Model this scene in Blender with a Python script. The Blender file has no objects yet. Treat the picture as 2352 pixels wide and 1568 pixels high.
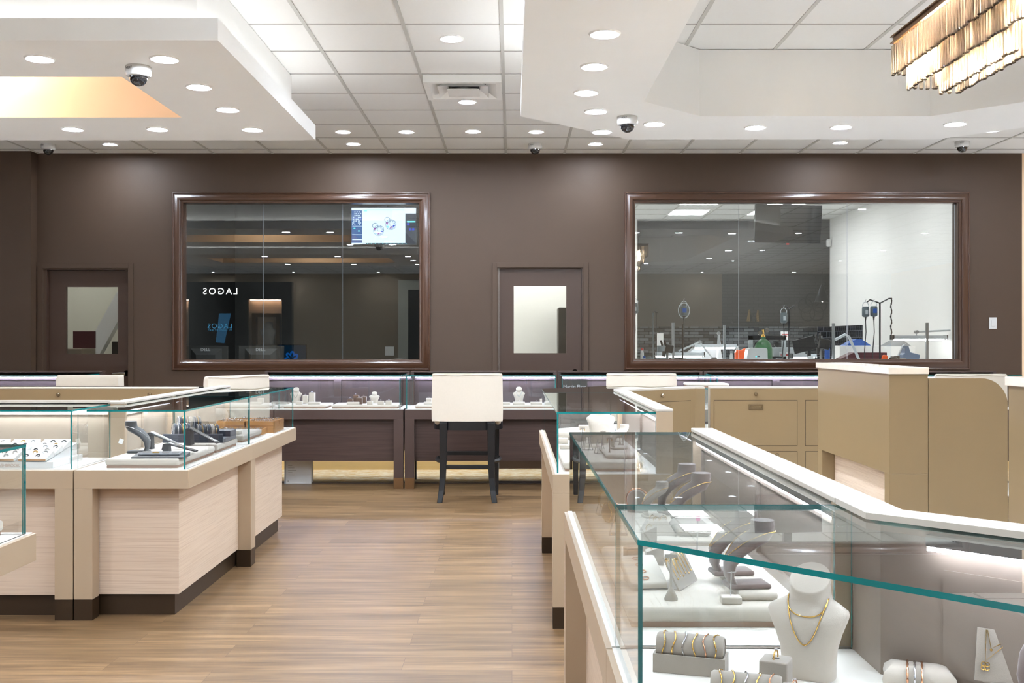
EXPO = 2.05
import bpy, bmesh, math, random
from mathutils import Vector, Matrix
random.seed(7)
PI = math.pi
F, CZ = 2433.0, 1.34            # focal length in pixels, eye height
def P(px, py, z):               # point of a horizontal plane seen at a pixel
    d = (CZ - z) * F / (py - 784.0)
    return Vector(((px - 1176) * d / F, d, z))
def Pd(px, py, d):              # point at a given depth seen at a pixel
    return Vector(((px - 1176) * d / F, d, CZ - (py - 784) * d / F))
sc = bpy.context.scene
col = sc.collection

# ------------------------------------------------------------------ materials
def lin(c):
    return tuple((x / 255 / 12.92) if x / 255 <= 0.04045 else ((x / 255 + 0.055) / 1.055) ** 2.4 for x in c)
M = {}
def nodes(name):
    m = bpy.data.materials.new(name); m.use_nodes = True
    nt = m.node_tree
    b = nt.nodes.get('Principled BSDF')
    M[name] = m
    return m, nt, b
def mat(name, rgb, rough=0.5, metal=0.0, spec=0.5, var=0.05, vscale=6.0, bump=0.0, bscale=200.0, emit=None, es=1.0, coat=0.0, sheen=0.0, stretch=None, trans=0.0, ior=1.45):
    m, nt, b = nodes(name)
    c = lin(rgb)
    tc = nt.nodes.new('ShaderNodeTexCoord'); mp = nt.nodes.new('ShaderNodeMapping')
    if stretch: mp.inputs['Scale'].default_value = stretch
    nt.links.new(tc.outputs['Object'], mp.inputs['Vector'])
    nz = nt.nodes.new('ShaderNodeTexNoise'); nz.inputs['Scale'].default_value = vscale; nz.inputs['Detail'].default_value = 4
    nt.links.new(mp.outputs['Vector'], nz.inputs['Vector'])
    mx = nt.nodes.new('ShaderNodeMix'); mx.data_type = 'RGBA'
    mx.inputs['A'].default_value = (*[max(0, x * (1 - var)) for x in c], 1)
    mx.inputs['B'].default_value = (*[min(1, x * (1 + var)) for x in c], 1)
    nt.links.new(nz.outputs['Fac'], mx.inputs['Factor'])
    nt.links.new(mx.outputs['Result'], b.inputs['Base Color'])
    b.inputs['Roughness'].default_value = rough; b.inputs['Metallic'].default_value = metal
    b.inputs['Specular IOR Level'].default_value = spec
    if coat: b.inputs['Coat Weight'].default_value = coat; b.inputs['Coat Roughness'].default_value = 0.15
    if sheen: b.inputs['Sheen Weight'].default_value = sheen
    if trans: b.inputs['Transmission Weight'].default_value = trans; b.inputs['IOR'].default_value = ior
    if emit: b.inputs['Emission Color'].default_value = (*lin(emit), 1); b.inputs['Emission Strength'].default_value = es
    if bump:
        n2 = nt.nodes.new('ShaderNodeTexNoise'); n2.inputs['Scale'].default_value = bscale; n2.inputs['Detail'].default_value = 3
        bp = nt.nodes.new('ShaderNodeBump'); bp.inputs['Strength'].default_value = bump; bp.inputs['Distance'].default_value = 0.002
        nt.links.new(mp.outputs['Vector'], n2.inputs['Vector']); nt.links.new(n2.outputs['Fac'], bp.inputs['Height']); nt.links.new(bp.outputs['Normal'], b.inputs['Normal'])
    return m
def grain(name, c1, c2, c3, rough, vertical_scale=55.0, along=1.6, spec=0.4):
    """wood laminate with its grain running level"""
    m, nt, b = nodes(name)
    tc = nt.nodes.new('ShaderNodeTexCoord'); mp = nt.nodes.new('ShaderNodeMapping')
    mp.inputs['Scale'].default_value = (along, along, vertical_scale)
    nt.links.new(tc.outputs['Object'], mp.inputs['Vector'])
    n1 = nt.nodes.new('ShaderNodeTexNoise'); n1.inputs['Scale'].default_value = 1.0; n1.inputs['Detail'].default_value = 6; n1.inputs['Roughness'].default_value = 0.7
    nt.links.new(mp.outputs['Vector'], n1.inputs['Vector'])
    mp2 = nt.nodes.new('ShaderNodeMapping'); mp2.inputs['Scale'].default_value = (along * 1.5, along * 1.5, vertical_scale * 4)
    nt.links.new(tc.outputs['Object'], mp2.inputs['Vector'])
    n2 = nt.nodes.new('ShaderNodeTexNoise'); n2.inputs['Scale'].default_value = 1.0; n2.inputs['Detail'].default_value = 3
    nt.links.new(mp2.outputs['Vector'], n2.inputs['Vector'])
    r1 = nt.nodes.new('ShaderNodeValToRGB'); r1.color_ramp.elements[0].position = 0.36; r1.color_ramp.elements[1].position = 0.64
    r1.color_ramp.elements[0].color = (*lin(c2), 1); r1.color_ramp.elements[1].color = (*lin(c1), 1)
    nt.links.new(n1.outputs['Fac'], r1.inputs['Fac'])
    r2 = nt.nodes.new('ShaderNodeValToRGB'); r2.color_ramp.elements[0].position = 0.36; r2.color_ramp.elements[1].position = 0.5
    r2.color_ramp.elements[0].color = (1, 1, 1, 1); r2.color_ramp.elements[1].color = (0, 0, 0, 1)
    nt.links.new(n2.outputs['Fac'], r2.inputs['Fac'])
    mx = nt.nodes.new('ShaderNodeMix'); mx.data_type = 'RGBA'
    mu = nt.nodes.new('ShaderNodeMath'); mu.operation = 'MULTIPLY'; mu.inputs[1].default_value = 0.6
    nt.links.new(r2.outputs['Color'], mu.inputs[0]); nt.links.new(mu.outputs[0], mx.inputs['Factor'])
    nt.links.new(r1.outputs['Color'], mx.inputs['A']); mx.inputs['B'].default_value = (*lin(c3), 1)
    nt.links.new(mx.outputs['Result'], b.inputs['Base Color'])
    b.inputs['Roughness'].default_value = rough; b.inputs['Specular IOR Level'].default_value = spec
    return m
def planks():
    m, nt, b = nodes('floor_planks')
    tc = nt.nodes.new('ShaderNodeTexCoord')
    br = nt.nodes.new('ShaderNodeTexBrick')
    for k, v in (('Scale', 1.0), ('Mortar Size', 0.0012), ('Mortar Smooth', 0.2), ('Bias', 0.0), ('Brick Width', 1.22), ('Row Height', 0.18)): br.inputs[k].default_value = v
    br.offset = 0.37; br.offset_frequency = 2
    br.inputs['Color1'].default_value = (0, 0, 0, 1); br.inputs['Color2'].default_value = (1, 1, 1, 1); br.inputs['Mortar'].default_value = (0.35, 0.35, 0.35, 1)
    nt.links.new(tc.outputs['Object'], br.inputs['Vector'])
    # each plank takes its own slice of grain: shift the lookup by the plank's tone
    sh = nt.nodes.new('ShaderNodeVectorMath'); sh.operation = 'SCALE'; sh.inputs['Scale'].default_value = 7.3
    cv = nt.nodes.new('ShaderNodeCombineXYZ'); nt.links.new(br.outputs['Color'], cv.inputs[0]); nt.links.new(br.outputs['Color'], cv.inputs[1]); nt.links.new(cv.outputs[0], sh.inputs[0])
    ad = nt.nodes.new('ShaderNodeVectorMath'); ad.operation = 'ADD'; nt.links.new(tc.outputs['Object'], ad.inputs[0]); nt.links.new(sh.outputs[0], ad.inputs[1])
    mp = nt.nodes.new('ShaderNodeMapping'); mp.inputs['Scale'].default_value = (1.1, 17, 1)
    nt.links.new(ad.outputs[0], mp.inputs['Vector'])
    n1 = nt.nodes.new('ShaderNodeTexNoise'); n1.inputs['Scale'].default_value = 1; n1.inputs['Detail'].default_value = 7; n1.inputs['Roughness'].default_value = 0.62; n1.inputs['Distortion'].default_value = 0.5
    nt.links.new(mp.outputs['Vector'], n1.inputs['Vector'])
    rp = nt.nodes.new('ShaderNodeValToRGB')
    e = rp.color_ramp.elements; e[0].position = 0.30; e[0].color = (*lin((92, 70, 45)), 1); e[1].position = 0.70; e[1].color = (*lin((160, 129, 93)), 1)
    e2 = rp.color_ramp.elements.new(0.5); e2.color = (*lin((128, 100, 69)), 1)
    nt.links.new(n1.outputs['Fac'], rp.inputs['Fac'])
    mp2 = nt.nodes.new('ShaderNodeMapping'); mp2.inputs['Scale'].default_value = (5, 160, 1); nt.links.new(ad.outputs[0], mp2.inputs['Vector'])
    n2 = nt.nodes.new('ShaderNodeTexNoise'); n2.inputs['Scale'].default_value = 1; n2.inputs['Detail'].default_value = 4; nt.links.new(mp2.outputs['Vector'], n2.inputs['Vector'])
    mx = nt.nodes.new('ShaderNodeMix'); mx.data_type = 'RGBA'; mx.blend_type = 'MULTIPLY'
    r3 = nt.nodes.new('ShaderNodeMapRange'); r3.inputs['From Min'].default_value = 0.3; r3.inputs['From Max'].default_value = 0.7; r3.inputs['To Min'].default_value = 0.78; r3.inputs['To Max'].default_value = 1.12
    nt.links.new(n2.outputs['Fac'], r3.inputs['Value']); mx.inputs['Factor'].default_value = 1
    nt.links.new(rp.outputs['Color'], mx.inputs['A']); nt.links.new(r3.outputs['Result'], mx.inputs['B'])
    mx2 = nt.nodes.new('ShaderNodeMix'); mx2.data_type = 'RGBA'; mx2.blend_type = 'MULTIPLY'; mx2.inputs['Factor'].default_value = 1
    r4 = nt.nodes.new('ShaderNodeMapRange'); r4.inputs['To Min'].default_value = 0.84; r4.inputs['To Max'].default_value = 1.08
    nt.links.new(br.outputs['Color'], r4.inputs['Value']); nt.links.new(mx.outputs['Result'], mx2.inputs['A']); nt.links.new(r4.outputs['Result'], mx2.inputs['B'])
    mx3 = nt.nodes.new('ShaderNodeMix'); mx3.data_type = 'RGBA'; nt.links.new(br.outputs['Fac'], mx3.inputs['Factor'])
    nt.links.new(mx2.outputs['Result'], mx3.inputs['A']); mx3.inputs['B'].default_value = (*lin((98, 74, 54)), 1)
    nt.links.new(mx3.outputs['Result'], b.inputs['Base Color'])
    b.inputs['Roughness'].default_value = 0.36; b.inputs['Specular IOR Level'].default_value = 0.55
    bp = nt.nodes.new('ShaderNodeBump'); bp.inputs['Strength'].default_value = 0.08; bp.inputs['Distance'].default_value = 0.002
    nt.links.new(n2.outputs['Fac'], bp.inputs['Height']); nt.links.new(bp.outputs['Normal'], b.inputs['Normal'])
def brickmat(name, c1, c2, mortar, w, h, rough, ms=0.006, bump=0.5, spec=0.5, vertical=True):
    m, nt, b = nodes(name)
    tc = nt.nodes.new('ShaderNodeTexCoord'); br = nt.nodes.new('ShaderNodeTexBrick')
    src = tc.outputs['Object']
    if vertical:
        sp = nt.nodes.new('ShaderNodeSeparateXYZ'); cb = nt.nodes.new('ShaderNodeCombineXYZ')
        ad = nt.nodes.new('ShaderNodeMath'); ad.operation = 'ADD'
        nt.links.new(src, sp.inputs[0]); nt.links.new(sp.outputs[0], ad.inputs[0]); nt.links.new(sp.outputs[1], ad.inputs[1])
        nt.links.new(ad.outputs[0], cb.inputs[0]); nt.links.new(sp.outputs[2], cb.inputs[1]); src = cb.outputs[0]
    nt.links.new(src, br.inputs['Vector'])
    br.inputs['Scale'].default_value = 1; br.inputs['Brick Width'].default_value = w; br.inputs['Row Height'].default_value = h; br.inputs['Mortar Size'].default_value = ms
    br.inputs['Color1'].default_value = (*lin(c1), 1); br.inputs['Color2'].default_value = (*lin(c2), 1); br.inputs['Mortar'].default_value = (*lin(mortar), 1)
    nt.links.new(br.outputs['Color'], b.inputs['Base Color'])
    b.inputs['Roughness'].default_value = rough; b.inputs['Specular IOR Level'].default_value = spec
    bp = nt.nodes.new('ShaderNodeBump'); bp.invert = True; bp.inputs['Strength'].default_value = bump; bp.inputs['Distance'].default_value = 0.004
    nt.links.new(br.outputs['Fac'], bp.inputs['Height']); nt.links.new(bp.outputs['Normal'], b.inputs['Normal'])
def pane(name, tint, gain):
    """clear sheet glass: passes light straight, reflects by angle on the side that is met"""
    m = bpy.data.materials.new(name); m.use_nodes = True; nt = m.node_tree; nt.nodes.clear(); M[name] = m
    out = nt.nodes.new('ShaderNodeOutputMaterial'); mx = nt.nodes.new('ShaderNodeMixShader')
    tr = nt.nodes.new('ShaderNodeBsdfTransparent'); tr.inputs['Color'].default_value = (*tint, 1)
    gl = nt.nodes.new('ShaderNodeBsdfAnisotropic'); gl.inputs['Roughness'].default_value = 0.0; gl.inputs['Color'].default_value = (0.97, 1, 0.99, 1)
    fr = nt.nodes.new('ShaderNodeFresnel'); fr.inputs['IOR'].default_value = 1.5
    g = nt.nodes.new('ShaderNodeNewGeometry')
    a = nt.nodes.new('ShaderNodeMath'); a.operation = 'MULTIPLY'; a.inputs[1].default_value = gain; a.use_clamp = True
    s = nt.nodes.new('ShaderNodeMath'); s.operation = 'SUBTRACT'; s.inputs[0].default_value = 1
    p = nt.nodes.new('ShaderNodeMath'); p.operation = 'MULTIPLY'
    nt.links.new(fr.outputs[0], a.inputs[0]); nt.links.new(g.outputs['Backfacing'], s.inputs[1]); nt.links.new(a.outputs[0], p.inputs[0]); nt.links.new(s.outputs[0], p.inputs[1])
    nt.links.new(p.outputs[0], mx.inputs[0]); nt.links.new(tr.outputs[0], mx.inputs[1]); nt.links.new(gl.outputs[0], mx.inputs[2]); nt.links.new(mx.outputs[0], out.inputs[0])
def glow(name, rgb, s):
    m = bpy.data.materials.new(name); m.use_nodes = True; nt = m.node_tree; nt.nodes.clear(); M[name] = m
    out = nt.nodes.new('ShaderNodeOutputMaterial'); e = nt.nodes.new('ShaderNodeEmission')
    e.inputs['Color'].default_value = (*lin(rgb), 1); e.inputs['Strength'].default_value = s
    nt.links.new(e.outputs[0], out.inputs[0])
planks()
DL = 150.0      # brightness of a downlight lens
pane('case_glass', (0.985, 0.993, 0.991), 1.35)
pane('window_glass', (0.95, 0.965, 0.955), 3.0)
mat('glass_edge', (8, 122, 122), 0.15, spec=0.6, var=0.4, vscale=9)
mat('wall_paint', (78, 60, 46), 0.62, var=0.03, bump=0.15, bscale=90)
mat('door_paint', (72, 53, 42), 0.4, var=0.03)
mat('frame_wood', (80, 54, 39), 0.3, var=0.05, vscale=3, spec=0.5, coat=0.3)
mat('rear_paint', (178, 154, 124), 0.6, var=0.03)
mat('ceiling_paint', (246, 246, 244), 0.8, var=0.01)
mat('ceiling_tile', (236, 236, 234), 0.9, var=0.015, vscale=40, bump=0.1, bscale=300)
mat('grid_metal', (196, 195, 190), 0.5, var=0.02)
mat('seam_grey', (150, 149, 145), 0.7, var=0.02)
mat('cove_paint', (246, 226, 206), 0.7, var=0.02)
mat('white_wall', (240, 239, 236), 0.7, var=0.01)
mat('cream_wall', (222, 218, 200), 0.7, var=0.02)
mat('charcoal_wall', (62, 60, 56), 0.6, var=0.05)
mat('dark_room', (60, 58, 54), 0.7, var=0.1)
brickmat('mosaic_tile', (44, 46, 48), (92, 96, 98), (24, 24, 25), 0.16, 0.05, 0.15, 0.004, 1.0, 0.8)
brickmat('square_tile', (22, 26, 34), (34, 38, 50), (96, 100, 106), 0.1, 0.1, 0.12, 0.006, 0.8, 0.8)
brickmat('brick_wall', (84, 82, 80), (100, 98, 95), (40, 38, 36), 0.3, 0.09, 0.6, 0.008, 0.8)
grain('light_wood', (216, 197, 177), (209, 189, 168), (190, 165, 145), 0.42, 60, 1.6)
grain('dark_wood', (76, 59, 54), (67, 51, 46), (54, 41, 37), 0.4, 40)
grain('tray_wood', (190, 140, 84), (174, 126, 72), (150, 106, 60), 0.5, 90, 4)
mat('beige_laminate', (178, 158, 133), 0.36, var=0.015)
mat('gold_laminate', (136, 115, 84), 0.36, var=0.015, spec=0.5)
mat('dark_laminate', (76, 60, 55), 0.36, var=0.05, vscale=3)
mat('rail_white', (196, 189, 177), 0.35, var=0.01)
mat('inner_panel', (130, 118, 108), 0.4, var=0.02)
mat('inner_pale', (158, 145, 128), 0.4, var=0.02)
mat('inner_dark', (70, 60, 60), 0.35, var=0.03)
mat('deck_white', (226, 222, 214), 0.45, var=0.01)
mat('kick_brown', (50, 36, 22), 0.35, var=0.05)
mat('kick_bronze', (112, 80, 46), 0.4, var=0.03, metal=0.2)
mat('gap_dark', (60, 46, 32), 0.8)
mat('marble_top', (226, 214, 198), 0.14, var=0.09, vscale=14, spec=0.6)
mat('suede_white', (194, 186, 174), 0.9, var=0.03, vscale=30, sheen=0.3, bump=0.2, bscale=900)
mat('suede_grey', (156, 148, 138), 0.9, var=0.05, vscale=25, sheen=0.3, bump=0.2, bscale=900)
mat('suede_mauve', (98, 80, 76), 0.85, var=0.08, vscale=30, sheen=0.4, bump=0.2, bscale=900)
mat('suede_brown', (100, 78, 66), 0.85, var=0.06, vscale=30, sheen=0.3)
mat('suede_black', (32, 34, 38), 0.7, var=0.1, vscale=20, sheen=0.3)
mat('navy_velvet', (34, 42, 56), 0.7, var=0.1, vscale=20, sheen=0.4)
mat('bounce_carpet', (244, 243, 240), 0.9, var=0.03, vscale=30)  # for the added reflector floors out of view
mat('pad_brown', (150, 122, 104), 0.8, var=0.04)
mat('plastic_white', (214, 214, 212), 0.25, var=0.01, spec=0.6)
mat('paper_white', (248, 250, 250), 0.6, var=0.01)
mat('cushion', (208, 198, 182), 0.85, var=0.03, vscale=60, bump=0.35, bscale=500, sheen=0.2)
mat('black_wood', (15, 15, 17), 0.36, var=0.2)
mat('chrome', (225, 225, 225), 0.12, 1.0, var=0.02)
mat('nickel', (176, 164, 142), 0.25, 1.0, var=0.03)
mat('gold', (232, 190, 110), 0.16, 1.0, var=0.12, vscale=60)
mat('rose_gold', (228, 170, 136), 0.18, 1.0, var=0.12, vscale=60)
mat('silver', (214, 216, 222), 0.15, 1.0, var=0.15, vscale=80)
mat('diamond', (245, 248, 255), 0.04, 0.7, spec=1.0, var=0.25, vscale=300)
mat('bronze', (122, 88, 50), 0.28, 0.8, var=0.1)
grain('rug', (255, 238, 206), (230, 188, 116), (240, 208, 150), 0.95, 1, 9)
mat('gold_metal', (232, 204, 146), 0.3, 0.0, var=0.05)
mat('trim_white', (244, 244, 242), 0.35, var=0.01)
mat('smoke_dome', (16, 16, 18), 0.05, spec=0.9, var=0.1)
mat('black_metal', (26, 27, 30), 0.35, spec=0.5, var=0.1)
mat('grey_metal', (150, 154, 156), 0.3, 0.6, var=0.06)
mat('pale_metal', (196, 202, 206), 0.35, 0.2, var=0.04)
mat('motor_grey', (104, 114, 118), 0.4, var=0.06)
mat('blue_plastic', (38, 92, 176), 0.4, var=0.04)
mat('steel_blue', (92, 124, 158), 0.4, var=0.06)
mat('orange_plastic', (250, 98, 28), 0.35, var=0.03)
mat('tank_green', (56, 104, 66), 0.35, var=0.05)
mat('maroon', (74, 22, 30), 0.5, var=0.05)
mat('red_plastic', (200, 34, 30), 0.4, var=0.03)
mat('screen_black', (14, 15, 17), 0.08, spec=0.6, var=0.02)
mat('letter_brown', (176, 150, 136), 0.5, var=0.02)
mat('letter_silver', (220, 222, 224), 0.3, var=0.02)
mat('ink', (60, 60, 66), 0.6)
mat('pink_tag', (226, 96, 170), 0.5)
mat('clear_acrylic', (236, 240, 240), 0.08, trans=0.6, spec=0.6, var=0.01)
mat('vent_dark', (40, 40, 40), 0.8)
mat('peach_wall', (246, 214, 178), 0.6, var=0.01)
glow('lens', (228, 240, 255), DL)
glow('led', (236, 241, 255), 15.0)
glow('led_cool', (214, 218, 255), 26.0)
glow('cove_led', (250, 250, 250), 2.6)
glow('warm_lamp', (255, 222, 184), 1.9)
glow('bulb', (255, 236, 208), 150.0)
glow('panel_light', (250, 252, 255), 5.5)
glow('tube_light', (250, 252, 255), 6.0)
glow('screen_page', (206, 226, 246), .4)
glow('screen_bar', (70, 110, 170), 0.28)
glow('screen_dark', (52, 66, 84), 0.24)
glow('screen_cyan', (110, 220, 225), 0.4)
glow('screen_line', (84, 120, 150), 0.32)
glow('screen_blue', (26, 60, 200), 0.4)
glow('screen_violet', (150, 30, 150), 0.36)
glow('screen_teal', (10, 30, 46), 0.24)
glow('bloom_blue', (10, 66, 130), 0.28)
glow('sign_glow', (255, 255, 255), 2.8)
glow('tv_blue', (90, 190, 245), 0.64)
glow('tv_beam', (70, 140, 190), 0.35)
glow('niche_glow', (255, 222, 196), 12.0)
# crystal: clear prism that passes, scatters and reflects the light of the bulbs behind it
m = bpy.data.materials.new('crystal'); m.use_nodes = True; nt = m.node_tree; nt.nodes.clear(); M['crystal'] = m
o_ = nt.nodes.new('ShaderNodeOutputMaterial'); tr = nt.nodes.new('ShaderNodeBsdfTransparent'); tr.inputs[0].default_value = (1, .95, .9, 1)
gl = nt.nodes.new('ShaderNodeBsdfAnisotropic'); gl.inputs['Roughness'].default_value = 0.03
tl = nt.nodes.new('ShaderNodeBsdfTranslucent'); tl.inputs[0].default_value = (1, .90, .76, 1)
fr = nt.nodes.new('ShaderNodeFresnel'); fr.inputs['IOR'].default_value = 1.5
m1 = nt.nodes.new('ShaderNodeMixShader'); m2 = nt.nodes.new('ShaderNodeMixShader'); m1.inputs[0].default_value = 0.55
nt.links.new(tr.outputs[0], m1.inputs[1]); nt.links.new(tl.outputs[0], m1.inputs[2]); nt.links.new(fr.outputs[0], m2.inputs[0]); nt.links.new(m1.outputs[0], m2.inputs[1]); nt.links.new(gl.outputs[0], m2.inputs[2]); nt.links.new(m2.outputs[0], o_.inputs[0])

# ------------------------------------------------------------------ mesh builder
class MB:
    def __init__(s): s.v = []; s.f = []; s.m = []
    def add(s, vs, fs, mi=0):
        n = len(s.v); s.v += [tuple(v) for v in vs]; s.f += [tuple(i + n for i in f) for f in fs]
        s.m += (mi if isinstance(mi, (list, tuple)) else [mi] * len(fs)); return s
    def box(s, x0, x1, y0, y1, z0, z1, mi=0, T=None):
        vs = [Vector(c) for c in ((x0, y0, z0), (x1, y0, z0), (x1, y1, z0), (x0, y1, z0), (x0, y0, z1), (x1, y0, z1), (x1, y1, z1), (x0, y1, z1))]
        if T: vs = [T @ v for v in vs]
        return s.add(vs, [(0, 3, 2, 1), (4, 5, 6, 7), (0, 1, 5, 4), (1, 2, 6, 5), (2, 3, 7, 6), (3, 0, 4, 7)], mi)
    def sheet(s, x0, x1, y0, y1, z0, z1):          # glass sheet: slot 0 the faces, slot 1 the edges
        d = (x1 - x0, y1 - y0, z1 - z0); k = d.index(min(d))
        return s.box(x0, x1, y0, y1, z0, z1, [[1, 1, 1, 0, 1, 0], [1, 1, 0, 1, 0, 1], [0, 0, 1, 1, 1, 1]][k])
    def prism(s, poly, h0, h1, axis='z', mi=0, T=None):
        def p(a, b, h): return {'z': (a, b, h), 'y': (a, h, b), 'x': (h, a, b)}[axis]
        n = len(poly); vs = [Vector(p(a, b, h0)) for a, b in poly] + [Vector(p(a, b, h1)) for a, b in poly]
        if T: vs = [T @ v for v in vs]
        fs = [tuple(range(n))[::-1], tuple(range(n, 2 * n))] + [(i, (i + 1) % n, n + (i + 1) % n, n + i) for i in range(n)]
        return s.add(vs, fs, mi)
    def ring(s, outer, inner, z0, z1, mi=0):       # flat band between two loops of equal count
        n = len(outer)
        vs = [(*p, z) for z in (z0, z1) for loop in (outer, inner) for p in loop]
        fs = []
        for i in range(n):
            j = (i + 1) % n
            fs += [(i, j, n + j, n + i), (2 * n + i, 3 * n + i, 3 * n + j, 2 * n + j), (i, 2 * n + i, 2 * n + j, j), (n + i, n + j, 3 * n + j, 3 * n + i)]
        return s.add(vs, fs, mi)
    def tube(s, pts, r, n=8, mi=0, closed=False, T=None):
        pts = [Vector(p) for p in pts]; N = len(pts)
        rr = r if isinstance(r, (list, tuple)) else [r] * N
        up = None; rings = []
        for i, p in enumerate(pts):
            a = pts[(i - 1) % N] if (closed or i > 0) else p; b = pts[(i + 1) % N] if (closed or i < N - 1) else p
            t = (b - a).normalized()
            if up is None: up = Vector((0, 0, 1)) if abs(t.z) < 0.9 else Vector((1, 0, 0))
            u = (up - t * up.dot(t))
            if u.length < 1e-6: u = t.orthogonal()
            u.normalize(); w = t.cross(u); up = u
            rings.append([p + (u * math.cos(2 * PI * k / n) + w * math.sin(2 * PI * k / n)) * rr[i] for k in range(n)])
        if T: rings = [[T @ q for q in g] for g in rings]
        return s.loft(rings, mi, closed)
    def loft(s, rings, mi=0, closed=False, caps=True):
        n = len(rings[0]); vs = [q for g in rings for q in g]; fs = []
        R = len(rings)
        for i in range(R if closed else R - 1):
            for k in range(n):
                k2 = (k + 1) % n; a = i * n; b = ((i + 1) % R) * n
                fs.append((a + k, a + k2, b + k2, b + k))
        if caps and not closed: fs += [tuple(range(n))[::-1], tuple(range((R - 1) * n, R * n))]
        return s.add(vs, fs, mi)
    def lathe(s, prof, n=20, c=(0, 0, 0), mi=0, T=None, sy=1.0):
        rings = [[Vector((c[0] + r * math.cos(2 * PI * k / n), c[1] + r * sy * math.sin(2 * PI * k / n), c[2] + z)) for k in range(n)] for r, z in prof]
        if T: rings = [[T @ q for q in g] for g in rings]
        return s.loft(rings, mi)
    def torus(s, c, R, r, T=None, n=20, m=6, mi=0, rx=None):
        T = T or Matrix()
        pts = [Vector((c[0], c[1], c[2])) + (T.to_3x3() @ Vector((math.cos(2 * PI * k / n) * R, 0, math.sin(2 * PI * k / n) * (rx or R)))) for k in range(n)]
        return s.tube(pts, r, m, mi, True)
    def soft(s, x0, x1, y0, y1, z0, z1, r, mi=0, e=6, T=None):   # box with rounded plan corners and soft rims
        cx, cy, hx, hy = (x0 + x1) / 2, (y0 + y1) / 2, (x1 - x0) / 2, (y1 - y0) / 2
        def loop(ins):
            out = []
            R = max(0.0005, r - ins * 0.4)
            for qx, qy, a0 in ((1, 1, 0), (-1, 1, PI / 2), (-1, -1, PI), (1, -1, 1.5 * PI)):
                for k in range(e + 1):
                    a = a0 + PI / 2 * k / e
                    out.append((cx + qx * (hx - ins - R) + R * math.cos(a), cy + qy * (hy - ins - R) + R * math.sin(a)))
            return out
        q = min(r, (z1 - z0) * 0.45)
        lv = [(q * 0.7, z0), (q * 0.15, z0 + q * 0.4), (0, z0 + q), (0, z1 - q), (q * 0.15, z1 - q * 0.4), (q * 0.7, z1)]
        rings = [[Vector((a, b, z)) for a, b in loop(i)] for i, z in lv]
        if T: rings = [[T @ p for p in g] for g in rings]
        return s.loft(rings, mi)
    def build(s, name, mats, parent=None, loc=None, rot=None, smooth=None, bevel=0):
        me = bpy.data.meshes.new(name); me.from_pydata(s.v, [], s.f)
        for k in ([mats] if isinstance(mats, str) else mats): me.materials.append(M[k])
        me.polygons.foreach_set('material_index', s.m)
        bm = bmesh.new(); bm.from_mesh(me); bmesh.ops.recalc_face_normals(bm, faces=bm.faces); bm.to_mesh(me); bm.free()
        if smooth is not None:
            me.polygons.foreach_set('use_smooth', [True] * len(s.f)); me.update(); me.set_sharp_from_angle(angle=math.radians(smooth))
        me.update()
        o = bpy.data.objects.new(name, me); col.objects.link(o)
        if parent: o.parent = parent
        if loc is not None: o.location = loc
        if rot is not None: o.rotation_euler = rot if isinstance(rot, (tuple, list)) else (0, 0, rot)
        if bevel:
            b = o.modifiers.new('soft_edges', 'BEVEL'); b.width = bevel; b.segments = 2; b.limit_method = 'ANGLE'; b.angle_limit = 0.7
        return o
def TR(x=0, y=0, z=0, rz=0, rx=0, ry=0):
    return Matrix.Translation((x, y, z)) @ Matrix.Rotation(rz, 4, 'Z') @ Matrix.Rotation(rx, 4, 'X') @ Matrix.Rotation(ry, 4, 'Y')
def tag(o, label, cat, group=None, kind=None):
    if label: o['label'] = label
    if cat: o['category'] = cat
    if group: o['group'] = group
    if kind: o['kind'] = kind
    return o
def thing(name, label, cat, loc=(0, 0, 0), rz=0.0, group=None):
    o = bpy.data.objects.new(name, None); col.objects.link(o); o.empty_display_size = 0.05
    o.location = loc; o.rotation_euler = (0, 0, rz); return tag(o, label, cat, group)
def struct(o, label=None):
    o['kind'] = 'structure'
    if label: o['label'] = label
    return o
def kids(o): return [c for c in bpy.data.objects if c.parent == o]
def dup(o, label=None, loc=None, rz=None, group=None, par=None, ch=None):
    c = o.copy(); col.objects.link(c)
    if par: c.parent = par
    if label: c['label'] = label
    if group: c['group'] = group
    if loc is not None: c.location = loc
    if rz is not None: c.rotation_euler = (0, 0, rz)
    for k in kids(o): 
        if k is not c: dup(k, par=c)
    return c
def text(name, body, size, mat_name, parent=None, loc=(0, 0, 0), rot=(PI / 2, 0, 0), depth=0.002, align='CENTER', spacing=1.0, sx=1.0):
    cu = bpy.data.curves.new(name, 'FONT'); cu.body = body; cu.size = size; cu.extrude = depth; cu.align_x = align; cu.space_character = spacing
    cu.materials.append(M[mat_name])
    t = bpy.data.objects.new(name + '_src', cu); col.objects.link(t)
    dg = bpy.context.evaluated_depsgraph_get(); me = bpy.data.meshes.new_from_object(t.evaluated_get(dg))
    col.objects.unlink(t); bpy.data.objects.remove(t)
    o = bpy.data.objects.new(name, me); col.objects.link(o); o.parent = parent; o.location = loc; o.rotation_euler = rot; o.scale = (sx, 1, 1)
    return o
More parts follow.
